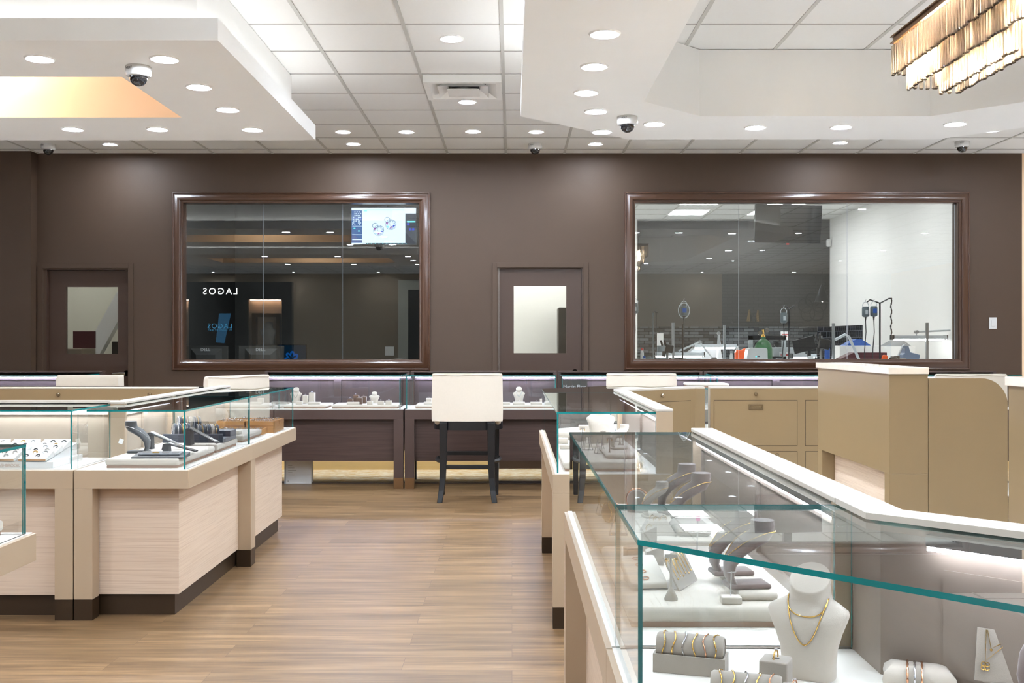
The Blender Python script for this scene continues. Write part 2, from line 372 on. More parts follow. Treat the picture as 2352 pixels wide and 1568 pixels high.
# ------------------------------------------------------------------ the room
WY, CEIL, REAR = 11.07, 3.306, -8.5
S = WY / F
def WX(px): return (px - 1176) * S
def WZ(py): return CZ - (py - 784) * S
struct(MB().box(-11, 11, REAR, 10.13, -0.06, 0).build('floor', 'floor_planks'))
struct(MB().box(-11, 6.5, 10.15, WY + 0.15, -0.06, 0.004).build('floor.001', 'rug'), 'cream and gold mottled carpet strip behind the dark wall cases')
struct(MB().box(-11, 6.5, 10.02, 10.15, -0.06, 0.006).build('trim_1', 'inner_dark'), 'dark threshold strip between plank floor and carpet')
struct(MB().box(-11, 6.0, WY + .12, 17.3, -0.06, 0.002).build('floor.002', 'grid_metal'))
def wall_holes(name, m, x0, x1, z0, z1, y0, y1, holes):
    xs = sorted({x0, x1, *[h[0] for h in holes], *[h[1] for h in holes]}); zs = sorted({z0, z1, *[h[2] for h in holes], *[h[3] for h in holes]})
    b = MB()
    for i in range(len(xs) - 1):
        for j in range(len(zs) - 1):
            cx, cz = (xs[i] + xs[i + 1]) / 2, (zs[j] + zs[j + 1]) / 2
            if any(h[0] < cx < h[1] and h[2] < cz < h[3] for h in holes): continue
            b.box(xs[i], xs[i + 1], y0, y1, zs[j], zs[j + 1])
    return struct(b.build(name, m))
W1 = (WX(420), WX(970), WZ(833), WZ(458)); W2 = (WX(1449), WX(2198), WZ(831), WZ(458))
D1 = (WX(105), WX(297), 0, WZ(617)); D2 = (WX(1143), WX(1339), 0, WZ(612))
wall_holes('wall_back', 'wall_paint', -11, 5.33, 0, CEIL, WY, WY + 0.12, [W1, W2, D1, D2])
struct(MB().box(-11, -4.968, WY - 0.13, WY, 0, CEIL).build('wall_left', 'wall_paint'))
struct(MB().box(5.33, 5.4, WY, WY + 1.5, 0, CEIL).build('wall_right', 'peach_wall'))
struct(MB().box(5.4, 11, WY + 1.2, WY + 1.3, 0, CEIL).build('wall_right.001', 'peach_wall'))
struct(MB().box(-11.1, -11, REAR, WY, 0, CEIL).build('wall_far_left', 'wall_paint'))
struct(MB().box(11, 11.1, REAR, WY + 1.3, 0, CEIL).build('wall_far_right', 'peach_wall'))
struct(MB().box(-11, 6.1, REAR - 0.1, REAR, 0, CEIL).build('wall_rear', 'rear_paint'))
struct(MB().box(6.1, 11, REAR - 0.1, REAR, 0, CEIL).build('wall_rear.001', 'brick_wall'))
struct(MB().box(0.85, 3.2, 2.2, 7.3, 0.0, 0.006).build('floor.003', 'bounce_carpet'), 'added pale light-bouncing carpet on the unseen clerk side of the right island')  # this and the next four: invented pale floors bouncing light up to the ceiling
struct(MB().box(-5.8, -2.15, 5.75, 7.2, 0.0, 0.006).build('floor.004', 'bounce_carpet'), 'added pale light-bouncing carpet on the unseen clerk side of the left island')
struct(MB().box(-10.9, 10.9, REAR, -0.4, 0.0, 0.006).build('floor.005', 'bounce_carpet'), 'added pale light-bouncing carpet over the unseen front half of the shop')
struct(MB().box(4.3, 10.9, -0.4, 10.0, 0.0, 0.006).build('floor.006', 'bounce_carpet'), 'added pale light-bouncing carpet on the unseen floor right of the right island')
struct(MB().box(-10.9, -6.4, -0.4, 9.3, 0.0, 0.006).build('floor.007', 'bounce_carpet'), 'added pale light-bouncing carpet on the unseen floor left of the left island')
# gilt skirting along the foot of the back wall
b = MB().box(-4.9, D2[0] - .06, WY - 0.03, WY, 0, 0.05).box(-4.9, D2[0] - .06, WY - 0.022, WY, 0.05, 0.085).box(-4.9, D2[0] - .06, WY - 0.014, WY, 0.085, 0.2)
b.box(D2[1] + .06, 5.33, WY - 0.03, WY, 0, 0.05).box(D2[1] + .06, 5.33, WY - 0.022, WY, 0.05, 0.085).box(D2[1] + .06, 5.33, WY - 0.014, WY, 0.085, 0.13)
struct(b.build('baseboard_back', 'gold_metal'))

# suspended ceiling with its grid
struct(MB().box(-11, 11, REAR, WY + 0.0, CEIL, CEIL + 0.05).build('ceiling', 'ceiling_tile'))
struct(MB().box(5.33, 11, WY, WY + 1.3, CEIL, CEIL + 0.05).build('ceiling.001', 'ceiling_tile'))
b = MB()
for k in range(-18, 19):
    x = -0.064 + 0.61 * k
    if -11 < x < 11: b.box(x - 0.012, x + 0.012, REAR, WY, CEIL - 0.005, CEIL)
struct(b.build('trim_2', 'grid_metal'), 'grey main runners of the suspended ceiling')
b = MB()
for k in range(-25, 9):
    y = 6.56 + 0.61 * k
    if REAR < y < WY: b.box(-11, 11, y - 0.004, y + 0.004, CEIL - 0.003, CEIL)
struct(b.build('trim_3', 'seam_grey'), 'thin cross seams of the ceiling tiles')

# dropped soffits with a light ledge round their rim
UZ = 2.855
def soffit(name, outer, inner, step, inner_mat, label):
    """outer/inner: loops; slab with a lip, a set-back box above it and a shaft through the middle"""
    b = MB(); b.ring(outer, inner, UZ, UZ + 0.05, 0)
    b.ring(outer, [tuple(Vector(p).lerp(Vector(q), .07)) for p, q in zip(outer, step)], UZ + 0.05, UZ + 0.112, 0)
    cx = sum(p[0] for p in outer) / len(outer); cy = sum(p[1] for p in outer) / len(outer)
    b.ring(step, inner, UZ + 0.05, CEIL - 0.004, 0)
    struct(b.build(name, 'ceiling_paint'), label)
    n = len(inner); s = MB()
    e = 0.002
    ins = [(p[0] + (e if p[0] < cx else -e), p[1] + (e if p[1] < cy else -e)) for p in inner]
    s.ring(inner, ins, UZ + 0.001, CEIL - 0.004, 0)
    struct(s.build('ceiling_well', inner_mat), label + ', inner faces of its opening')
    # cove strip lamps lying on the ledge
    c = MB()
    for i in range(len(outer)):
        p, q = Vector(outer[i]), Vector(outer[(i + 1) % len(outer)]); a, d = Vector(step[i]), Vector(step[(i + 1) % len(step)])
        m0, m1 = p.lerp(a, 0.62), q.lerp(d, 0.62); t = (m1 - m0).normalized(); nn = Vector((-t.y, t.x)) * 0.012
        m0 += t * 0.05; m1 -= t * 0.05
        c.prism([tuple(m0 - nn), tuple(m1 - nn), tuple(m1 + nn), tuple(m0 + nn)], UZ + 0.052, UZ + 0.066)
    o = c.build('cove_light', 'cove_led'); tag(o, 'strip of light lying on the ledge on top of the ' + label, 'cove light')
def rect(x0, x1, y0, y1): return [(x0, y0), (x1, y0), (x1, y1), (x0, y1)]
soffit('ceiling.002', rect(-6.33, -1.48, 5.33, 7.98), rect(-5.57, -2.235, 6.07, 7.17), rect(-6.18, -1.63, 5.48, 7.83), 'cove_paint', 'left white dropped ceiling slab')
soffit('ceiling.003', rect(-6.33, -1.48, 1.05, 3.78), rect(-5.57, -2.235, 1.85, 2.95), rect(-6.18, -1.63, 1.2, 3.63), 'cove_paint', 'near left dropped ceiling slab')
def octo(x0, x1, y0, y1, c): return [(x0, y0 + c), (x0 + c, y0), (x1 - c, y0), (x1, y0 + c), (x1, y1 - c), (x1 - c, y1), (x0 + c, y1), (x0, y1 - c)]
soffit('ceiling.004', octo(0.058, 4.0, 1.3, 7.95, 0.82), octo(0.83, 3.245, 2.1, 7.13, 0.43), octo(0.21, 3.85, 1.45, 7.8, 0.76), 'ceiling_paint', 'right white dropped ceiling slab')
# ------------------------------------------------------------------ windows and doors in the back wall
def moulding(name, x0, x1, z0, z1, prof, m, y=WY):
    """mitred frame: prof = [(inset, forward)] from the outer rim to the opening"""
    b = MB(); rings = []
    loops = []
    for ins, fw in prof:
        loops.append([(x0 + ins, y - fw, z0 + ins), (x1 - ins, y - fw, z0 + ins), (x1 - ins, y - fw, z1 - ins), (x0 + ins, y - fw, z1 - ins)])
    n = len(loops); vs = [p for l in loops for p in l]; fs = []
    for i in range(n):
        for k in range(4):
            k2 = (k + 1) % 4; j = (i + 1) % n
            fs.append((i * 4 + k, i * 4 + k2, j * 4 + k2, j * 4 + k))
    return b.add(vs, fs).build(name, m, smooth=28)
PROF = [(0, 0), (0, 0.022), (0.004, 0.03), (0.012, 0.032), (0.018, 0.028), (0.02, 0.022), (0.028, 0.024), (0.045, 0.036), (0.062, 0.042), (0.078, 0.04), (0.088, 0.032), (0.09, 0.02), (0.1, 0.016), (0.108, 0.016), (0.112, 0.01), (0.112, -0.1), (0.06, -0.1), (0.06, 0)]
for name, (ox0, ox1, oz1, oz0), W, seams in (('window_1', (397, 988, 442, 850), W1, (602, 785)), ('window_2', (1434, 2226, 441, 849), W2, (1699, 1949))):
    fo = moulding(name, WX(ox0), WX(ox1), WZ(oz0), WZ(oz1), PROF, 'frame_wood'); struct(fo, 'brown moulded frame of the ' + ('left' if name == 'window_1' else 'right') + ' interior window')
    xs = [W[0] + 0.001] + [WX(s) for s in seams] + [W[1] - 0.001]
    for i in range(3):
        g = MB().sheet(xs[i] + 0.003, xs[i + 1] - 0.003, WY + 0.045, WY + 0.055, W[2] + 0.002, W[3] - 0.002).build('glass_pane', ['window_glass', 'pale_metal'], fo)
        struct(g)
def door(name, D, casing, glass, recess, handle_left, hx, hz):
    cx0, cx1, cz1 = casing
    b = MB()
    for (a, c, fw) in ((0, 0.05, 0.018), (0.05, 0.058, 0.012)):
        b.box(cx0 + a, cx0 + c, WY - fw, WY, 0, cz1 - a); b.box(cx1 - c, cx1 - a, WY - fw, WY, 0, cz1 - a); b.box(cx0 + c, cx1 - c, WY - fw, WY, cz1 - c, cz1 - a)
    root = b.build(name, 'wall_paint', bevel=0.002); struct(root)
    ly = WY + recess
    # jamb stops
    j = MB().box(D[0], D[0] + 0.012, WY, ly + 0.04, 0, D[3]).box(D[1] - 0.012, D[1], WY, ly + 0.04, 0, D[3]).box(D[0] + .012, D[1] - .012, WY, ly + 0.04, D[3] - 0.012, D[3])
    struct(j.build('door_jamb', 'door_paint', root))
    gx0, gx1, gz0, gz1 = glass; l = MB()
    x0, x1, z1 = D[0] + 0.014, D[1] - 0.014, D[3] - 0.014
    l.box(x0, gx0, ly, ly + 0.04, 0.01, z1).box(gx1, x1, ly, ly + 0.04, 0.01, z1).box(gx0, gx1, ly, ly + 0.04, 0.01, gz0).box(gx0, gx1, ly, ly + 0.04, gz1, z1)
    lf = l.build('door_leaf', 'door_paint', root); struct(lf)
    struct(MB().sheet(gx0, gx1, ly + 0.02, ly + 0.026, gz0, gz1).build('door_glass', ['window_glass', 'pale_metal'], root))
    h = MB().lathe([(0.001, 0), (0.032, 0), (0.034, -0.006), (0.03, -0.014), (0.012, -0.018), (0.01, -0.05)], 20, T=TR(hx, ly, hz, rx=-PI / 2) @ Matrix.Scale(-1, 4, (0, 0, 1)))
    s = -1 if handle_left else 1
    h.tube([(hx, ly - 0.05, hz), (hx + s * 0.02, ly - 0.055, hz), (hx + s * 0.06, ly - 0.052, hz + 0.002), (hx + s * 0.13, ly - 0.05, hz - 0.004)], [0.012, 0.013, 0.011, 0.009], 10)
    struct(h.build('door_handle', 'chrome', root, smooth=40), 'chrome lever handle')
door('door_1', D1, (WX(87), WX(307), WZ(605)), (WX(147), WX(267), WZ(813), WZ(658)), 0.05, True, WX(287), WZ(857))
door('door_2', D2, (WX(1131), WX(1351), WZ(603)), (WX(1180), WX(1301), WZ(811), WZ(656)), 0.03, True, WX(1321), WZ(855))
# switch plate
t = thing('light_switch', 'white blank switch plate on the brown wall right of the workshop window', 'light switch', (WX(2280), WY, WZ(742)))
MB().box(-0.04, 0.04, -0.008, 0, -0.061, 0.061).build('cover_plate', 'plastic_white', t, bevel=0.003)
MB().box(-0.018, 0.018, -0.012, -0.008, -0.034, 0.034).build('rocker', 'plastic_white', t, bevel=0.002)

# ------------------------------------------------------------------ rooms behind the wall
FY = 17.0
wall_holes('wall_workshop_back', 'charcoal_wall', 2.01, 5.10, 1.58, CEIL, FY, FY + .1, [])
struct(MB().box(2.01, 4.9, FY, FY + .1, 0, 1.58).build('wall_workshop_back.001', 'mosaic_tile'))
struct(MB().box(4.9, 5.1, FY, FY + .1, 0, 1.58).build('wall_workshop_back.003', 'square_tile'))
struct(MB().box(0.9, 2.01, FY - 0.02, FY + .1, 0, CEIL).build('wall_workshop_back.002', 'white_wall'))
struct(MB().box(5.10, 5.2, WY + .12, FY + .1, 0, CEIL).build('wall_workshop_right', 'white_wall'))
struct(MB().box(5.088, 5.10, FY - 1.6, FY, 0, 1.58).build('wall_workshop_right.001', 'square_tile'), 'black square tiled splashback on the white workshop wall')
struct(MB().box(0.9, 1.0, WY + .12, FY + .1, 0, CEIL).build('wall_partition_right', 'white_wall'))
struct(MB().box(-0.8, -0.72, WY + .12, 14.0, 0, CEIL).build('wall_partition_centre', 'cream_wall'))
struct(MB().box(-3.78, -3.68, WY + .12, 14.0, 0, CEIL).build('wall_partition_left', 'cream_wall'))
struct(MB().box(-0.72, 0.9, 13.4, 13.5, 0, CEIL).build('wall_hall_back', 'white_wall'))
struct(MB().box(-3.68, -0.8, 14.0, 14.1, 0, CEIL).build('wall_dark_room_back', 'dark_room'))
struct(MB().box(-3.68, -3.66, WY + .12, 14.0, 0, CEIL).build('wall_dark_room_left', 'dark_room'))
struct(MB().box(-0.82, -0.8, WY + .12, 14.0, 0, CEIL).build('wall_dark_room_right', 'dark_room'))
struct(MB().box(-8, -3.78, 13.2, 13.3, 0, CEIL).build('wall_office_back', 'cream_wall'))
struct(MB().box(1.0, 5.2, WY + .12, FY + .1, CEIL, CEIL + .05).build('ceiling.005', 'ceiling_tile'))
struct(MB().box(-0.8, 1.0, WY + .12, 13.5, CEIL, CEIL + .05).build('ceiling.006', 'ceiling_tile'))
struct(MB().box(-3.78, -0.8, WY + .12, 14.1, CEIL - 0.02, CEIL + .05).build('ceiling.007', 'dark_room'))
struct(MB().box(-8, -3.78, WY + .12, 13.3, CEIL, CEIL + .05).build('ceiling.008', 'ceiling_tile'))
b = MB()
for k in range(0, 7):
    x = 1.2 + 0.61 * k; b.box(x - .012, x + .012, WY + .12, FY, CEIL - .005, CEIL)
for k in range(0, 10):
    y = 11.5 + 0.61 * k; b.box(1.0, 5.1, y - .012, y + .012, CEIL - .0045, CEIL)
struct(b.build('trim_4', 'grid_metal'), 'grey grid of the workshop ceiling')
lp = None
for (x, y, lab) in ((2.68, 16.1, 'farther square ceiling light on the left of the workshop'), (3.9, 16.1, 'farther square ceiling light on the right of the workshop'), (2.66, 14.88, 'nearer square ceiling light on the left of the workshop'), (3.9, 14.88, 'nearer square ceiling light on the right of the workshop'), (2.68, 12.7, 'square ceiling light just inside the workshop window, left'), (3.9, 12.7, 'square ceiling light just inside the workshop window, right')):
    if lp is None:
        lp = thing('ceiling_light', lab, 'ceiling light', (x, y, CEIL), group='square ceiling lights of the workshop')
        MB().ring(rect(-.3, .3, -.3, .3), rect(-.27, .27, -.27, .27), -0.014, -0.006).build('frame', 'trim_white', lp)
        MB().box(-.27, .27, -.27, .27, -.010, -.006).build('diffuser', 'panel_light', lp)
    else: dup(lp, lab, (x, y, CEIL))
for (x, y, lab) in ((0.1, 12.7, 'farther square ceiling light of the room behind the centre door'), (0.1, 11.9, 'nearer square ceiling light of the room behind the centre door'), (-0.42, 13.08, 'rear left square ceiling light of the room behind the centre door')): dup(lp, lab, (x, y, CEIL))  # nearer and rear left lamps are added, unseen, to brighten this room
q = dup(lp, 'square ceiling light of the room behind the left door', (-5.3, 12.2, CEIL))
# pale slanting stair beam and showcase seen through the left door
o = MB().box(-0.09, 0.09, -0.06, 0.06, 0, 2.6, T=TR(ry=math.radians(29))).build('stair_beam', 'white_wall', loc=(-5.35, 12.7, 0.6)); tag(o, 'white slanting beam seen through the left door pane', 'beam')
o = MB().box(-0.45, 0.45, 0, 0.4, 0, 1.34).build('file_cabinet', 'charcoal_wall', loc=(-4.35, 12.7, 0), bevel=0.01); tag(o, 'grey-green cabinet behind the left door pane', 'cabinet')
o = MB().box(-0.5, 0.5, 0, 0.4, 0, 1.26).build('file_cabinet.001', 'inner_pale', loc=(-5.45, 12.2, 0), bevel=0.01); tag(o, 'pale counter unit behind the left door pane with white busts on top', 'cabinet')
o = MB().box(0.0, 0.3, 0, 0.4, 0, 1.75).build('equipment_locker', 'black_metal', loc=(0.56, 12.8, 0), bevel=0.01); tag(o, 'tall black cabinet at the right edge of the centre door pane', 'cabinet')
o = MB().box(0, 0.26, 0, 0.02, 0, 0.2).build('card_box', 'maroon', loc=(-5.16, 12.45, 1.26)); tag(o, 'dark red card standing behind the left door pane', 'card')
# downlights ----------------------------------------------------------
def downlight(lab, loc, grp):
    t = thing('downlight', lab, 'downlight', loc, group=grp)
    MB().lathe([(0.052, 0.02), (0.055, -0.003), (0.072, -0.008), (0.078, -0.004), (0.08, 0.0), (0.078, 0.004)], 28).build('trim_ring', 'trim_white', t, smooth=40)
    MB().lathe([(0.0005, -0.004), (0.052, -0.003), (0.054, 0.0)], 24).build('lens', 'lens', t)
    return t
def at(px, py, z): d = (z - CZ) * F / (784 - py); return ((px - 1176) * d / F, d, z)
dl0 = None
G1, G2, G3 = 'downlights in the left dropped slab', 'downlights in the right dropped slab', 'downlights in the tiled ceiling'
for px, py, z, g, lab in (
    (91, 134, UZ, G1, 'round downlight nearest the left edge in the front of the left slab'), (378, 135, UZ, G1, 'round downlight beside the dome camera at the front of the left slab'),
    (457, 199, UZ, G1, 'second downlight back along the right rim of the left slab'), (523, 251, UZ, G1, 'third downlight back along the right rim of the left slab'),
    (580, 297, UZ, G1, 'downlight in the far right corner of the left slab'), (362, 296, UZ, G1, 'middle downlight along the far rim of the left slab'), (167, 296, UZ, G1, 'leftmost downlight along the far rim of the left slab'),
    (1389, 77, UZ, G2, 'large round downlight with a dark rim gap, nearest in the right slab'), (1365, 152, UZ, G2, 'second downlight back along the left strip of the right slab'),
    (1346, 212, UZ, G2, 'third downlight back along the left strip of the right slab'), (1369, 255, UZ, G2, 'fourth downlight, left of the dome camera on the right slab'),
    (1503, 284, UZ, G2, 'downlight just right of the dome camera on the right slab'), (1735, 292, UZ, G2, 'left of the two middle downlights on the far strip of the right slab'),
    (1932, 291, UZ, G2, 'right of the two middle downlights on the far strip of the right slab'), (2194, 284, UZ, G2, 'rightmost downlight on the far strip of the right slab'),
    (1037, 88, CEIL, G3, 'downlight in the tiled ceiling in front of the air vent'), (1073, 233, CEIL, G3, 'downlight in the tiled ceiling just behind the air vent'),
    (788, 302, CEIL, G3, 'leftmost of four downlights in line between the slabs'), (934, 302, CEIL, G3, 'second from left of four downlights in line between the slabs'),
    (1086, 301, CEIL, G3, 'third from left of four downlights in line between the slabs'), (1232, 302, CEIL, G3, 'rightmost of four downlights in line between the slabs'),
    (1382, 302, UZ, G2, 'downlight under the dome camera at the far left corner of the right slab'),
    (253, 331, CEIL, G3, 'downlight close to the brown wall above the left door'), (812, 330, CEIL, G3, 'downlight close to the brown wall above the left window'),
    (1368, 330, CEIL, G3, 'downlight close to the brown wall between centre door and workshop window'), (1930, 327, CEIL, G3, 'downlight close to the brown wall above the workshop window'),
    (2278, 299, CEIL, G3, 'downlight in the tiled ceiling at the far right edge')):
    if dl0 is None: dl0 = downlight(lab, at(px, py, z), g)
    else: dup(dl0, lab, at(px, py, z), group=g)
GR = 'downlights behind the photographer'
back = [(x, y, UZ) for x in (-1.85, -3.1, -4.4) for y in (3.4, 1.45)] + [(-1.85, 2.4, UZ), (0.42, 4.2, UZ), (0.42, 3.2, UZ), (0.42, 2.3, UZ), (1.2, 1.7, UZ), (2.6, 1.7, UZ), (3.6, 2.9, UZ), (3.6, 4.6, UZ), (3.6, 6.3, UZ), (-0.7, 4.5, CEIL), (-0.7, 1.5, CEIL)]
back += [(x, y, CEIL) for x in (-8.5, -6.2, -3.8, -1.5, 0.8, 3.1, 5.4, 8.0) for y in (-0.6, -3.6, -7.85)] + [(x, y, CEIL) for x in (-9, -7.3) for y in (4, 9)] + [(x, y, CEIL) for x in (5.2, 7.5) for y in (3, 6.5, 9.7)] + [(-2.9, 11.45, CEIL - .02), (-1.6, 11.45, CEIL - .02)]  # the last two are unseen lamps added to light the dark office
for p in back: dup(dl0, 'unseen round downlight: showroom ceiling ones met in reflections, two added to light the dark office', p, group=GR)
# dome cameras --------------------------------------------------------
cam0 = None
for px, py, z, lab in ((318, 153, UZ, 'white dome security camera on the left slab'), (1441, 268, UZ, 'white dome security camera on the right slab'),
    (111, 331, CEIL, 'small dome camera on the tiled ceiling at far left'), (1229, 330, CEIL, 'small dome camera on the tiled ceiling above the centre door'), (2210, 325, CEIL, 'small dome camera on the tiled ceiling at far right')):
    if cam0 is None:
        cam0 = thing('dome_camera', lab, 'security camera', at(px, py, z), group='ceiling dome cameras')
        MB().lathe([(0.001, 0), (0.066, 0), (0.069, -0.004), (0.069, -0.04), (0.064, -0.054), (0.052, -0.058), (0.048, -0.056)], 32).build('housing', 'plastic_white', cam0, smooth=40)
        MB().lathe([(0.048, -0.056)] + [(0.048 * math.cos(a), -0.06 - 0.048 * math.sin(a)) for a in [PI / 2 * i / 8 for i in range(8)]] + [(0.0005, -0.108)], 28).build('smoked_dome', 'smoke_dome', cam0, smooth=60)
        text('maker_mark', 'VERT', 0.018, 'ink', cam0, (-0.03, -0.0655, -0.026), (PI / 2, 0, -0.35), 0.0006)
    else: dup(cam0, lab, at(px, py, z))
# air diffuser --------------------------------------------------------
vx, vy = -0.064 - 0.305, 8.1
vt = thing('air_vent', 'square white ceiling air vent with nested louvres', 'air vent', (vx, vy, CEIL - 0.05))
MB().ring(rect(-.29, .29, -.29, .29), rect(-.25, .25, -.25, .25), -0.006, 0.049).build('frame', 'trim_white', vt)
b = MB()
def funnel(b, r0, r1, z0, z1):
    a, c = rect(-r0, r0, -r0, r0), rect(-r1, r1, -r1, r1)
    vs = [(*p, z0) for p in a] + [(*p, z1) for p in c] + [(p[0] * .99, p[1] * .99, z0 + .004) for p in a] + [(p[0] * .99, p[1] * .99, z1 + .004) for p in c]
    b.add(vs, [(i, (i + 1) % 4, 4 + (i + 1) % 4, 4 + i) for i in range(4)] + [(8 + i, 12 + i, 12 + (i + 1) % 4, 8 + (i + 1) % 4) for i in range(4)])
funnel(b, .25, .17, -0.004, .038); funnel(b, .19, .12, -0.012, .036); funnel(b, .12, .02, -0.016, .02)
b.box(-.12, .12, -.12, .12, -0.018, -0.014).build('louvre', 'trim_white', vt)
MB().box(-.25, .25, -.25, .25, .042, .049).build('backing', 'vent_dark', vt)
# ------------------------------------------------------------------ showcases
# local frame: x along the case, y = 0 at the shopper's side and growing towards the clerk, z up
DK, GT, RT = 0.72, 1.01, 1.025
def lock(b, x, z, y, T=None):
    b.lathe([(0.001, 0), (0.013, 0), (0.013, 0.012), (0.010, 0.016), (0.001, 0.016)], 16, T=(T or Matrix()) @ TR(x, y, z, rx=-PI / 2))
def showcase(name, label, L, D, loc, rz, group, style='light', legs=('l', 'r'), rail0=0.0, ends='lr', clerk=False, gx=(0.004, 0.004), set_back=(0, 0), rail=True, under=False, led=True, gtop=GT, drawers=False):
    t = thing(name, label, 'display case', loc, rz, group)
    lam, pan, kick, inn, rl = {'light': ('beige_laminate', 'light_wood', 'kick_brown', 'inner_panel', 'rail_white'),
                          'pale': ('beige_laminate', 'light_wood', 'kick_brown', 'inner_pale', 'rail_white'),
                          'dark': ('dark_laminate', 'dark_wood', 'kick_bronze', 'inner_dark', 'dark_laminate')}[style]
    s0, s1 = set_back          # how far the wood body stops short of each end
    zb = 0.247 if under else 0.105
    body = MB()
    if under: body.box(s0, L - s1, 0.06, 0.085, zb, 0.63).box(s0, L - s1, D - .02, D, zb + .1, .63)
    else: body.box(s0 + 0.002, L - s1 - 0.002, 0.075, D - 0.02, zb, 0.632)
    body.build('body_panel', pan, t)
    if not under: MB().box(s0 + 0.02, L - s1 - 0.02, 0.10, D - 0.05, 0, 0.105).build('plinth', kick, t)
    MB().box(0.001, L - 0.001, 0, D, 0.632, DK).build('band', lam, t, bevel=0.0015)
    MB().box(0.004, L - 0.004, 0.012, D - 0.01, DK, DK + 0.003).build('deck', 'deck_white', t)
    for e in legs:
        w = 0.088
        rects = {'l': [(0.001, w, 0, 0.085)], 'r': [(L - w, L - 0.001, 0, 0.085)], 'L': [(0.001, w, 0, D)], 'R': [(L - w, L - 0.001, 0, D)], 'c': [(0.001, 0.085, D - w, D)], 'h': [(L - 0.055, L - 0.001, 0, 0.085)], 'g': [(0.001, 0.055, 0, 0.085)]}[e]
        for (x0, x1, y0, y1) in rects:
            lg = MB().box(x0, x1, y0, y1, 0.1, 0.632).build('leg', lam, t, bevel=0.001)
            MB().box(x0 + .0005, x1 - .0005, y0 + .0005, y1 - .0005, 0, 0.1).build('foot', kick, lg)
    if under:
        for x in (0.03, L - 0.05): MB().box(x, x + .02, D - .06, D - .02, 0, .63).build('rear_leg', 'black_wood', t)
    # glass
    g0, g1 = gx
    yr = D - 0.047; ym = D - 0.052
    MB().sheet(g0, L - g1, 0.02, 0.028, DK + 0.003, gtop - 0.009).build('glass_front', ['case_glass', 'glass_edge'], t)
    MB().sheet(g0, L - g1, 0.019, ym, gtop - 0.009, gtop).build('glass_top', ['case_glass', 'glass_edge'], t)
    ye = D - 0.01 if rail0 > 0 else D - .077
    if 'l' in ends: MB().sheet(g0, g0 + 0.008, 0.0285, ye, DK + 0.003, gtop - 0.0095).build('glass_end', ['case_glass', 'glass_edge'], t)
    if 'r' in ends: MB().sheet(L - g1 - 0.008, L - g1, 0.0285, D - .077, DK + 0.003, gtop - 0.0095).build('glass_end', ['case_glass', 'glass_edge'], t)
    # back of the display space: frame with two sliding doors
    b = MB(); y0 = yr + 0.001; r0 = rail0
    b.box(r0 + .031, L - .031, y0, y0 + 0.03, DK + .003, DK + .03).box(r0 + .031, L - .031, y0, y0 + 0.03, gtop - .06, gtop - .011)
    for k in range(3):
        x = r0 + (L - r0) * k / 2; x0, x1 = max(r0 + .031, x - .035), min(L - .031, x + .035)
        b.box(x0, x1, y0, y0 + .03, DK + .03, gtop - .06)
    b.build('back_frame', inn, t)
    for k in range(2):
        x0 = r0 + (L - r0) * k / 2 + .036; x1 = r0 + (L - r0) * (k + 1) / 2 - .036
        MB().box(x0, x1, y0 + .012, y0 + .026, DK + .03, gtop - .06).build('sliding_door', inn, t)
    if rail:
        MB().box(r0 + .03, L - .03, D - 0.014, D, DK + .004, RT - .0125 if gtop == GT else gtop + .0115).build('rear_rail', 'gold_laminate' if style != 'dark' else lam, t)
        for xa in (r0 + .001, L - .0295): MB().box(xa, xa + .0285, D - .076, D - .0005, DK + .004, RT - .0125 if gtop == GT else gtop + .0115).build('end_post', lam, t)
        MB().box(r0 + .0005, L - .0005, D - 0.078, D + .002, RT - .012 if gtop == GT else gtop + .012, RT if gtop == GT else gtop + .026).build('rail_cap', rl, t, bevel=0.002)
    if led:
        hs = MB().box(r0 + .04, L - .04, yr - .020, yr - .002, gtop - .034, gtop - .0115).build('light_bar', 'grey_metal', t)
        b = MB(); n = max(3, int((L - r0 - .1) / .014))
        b.box(r0 + .045, L - .045, yr - .019, yr - .007, gtop - .0405, gtop - .0342)
        b.build('led_strip', 'led_cool' if style == 'dark' else 'led', hs)
    if clerk: clerk_side(t, L, D, drawers)
    return t
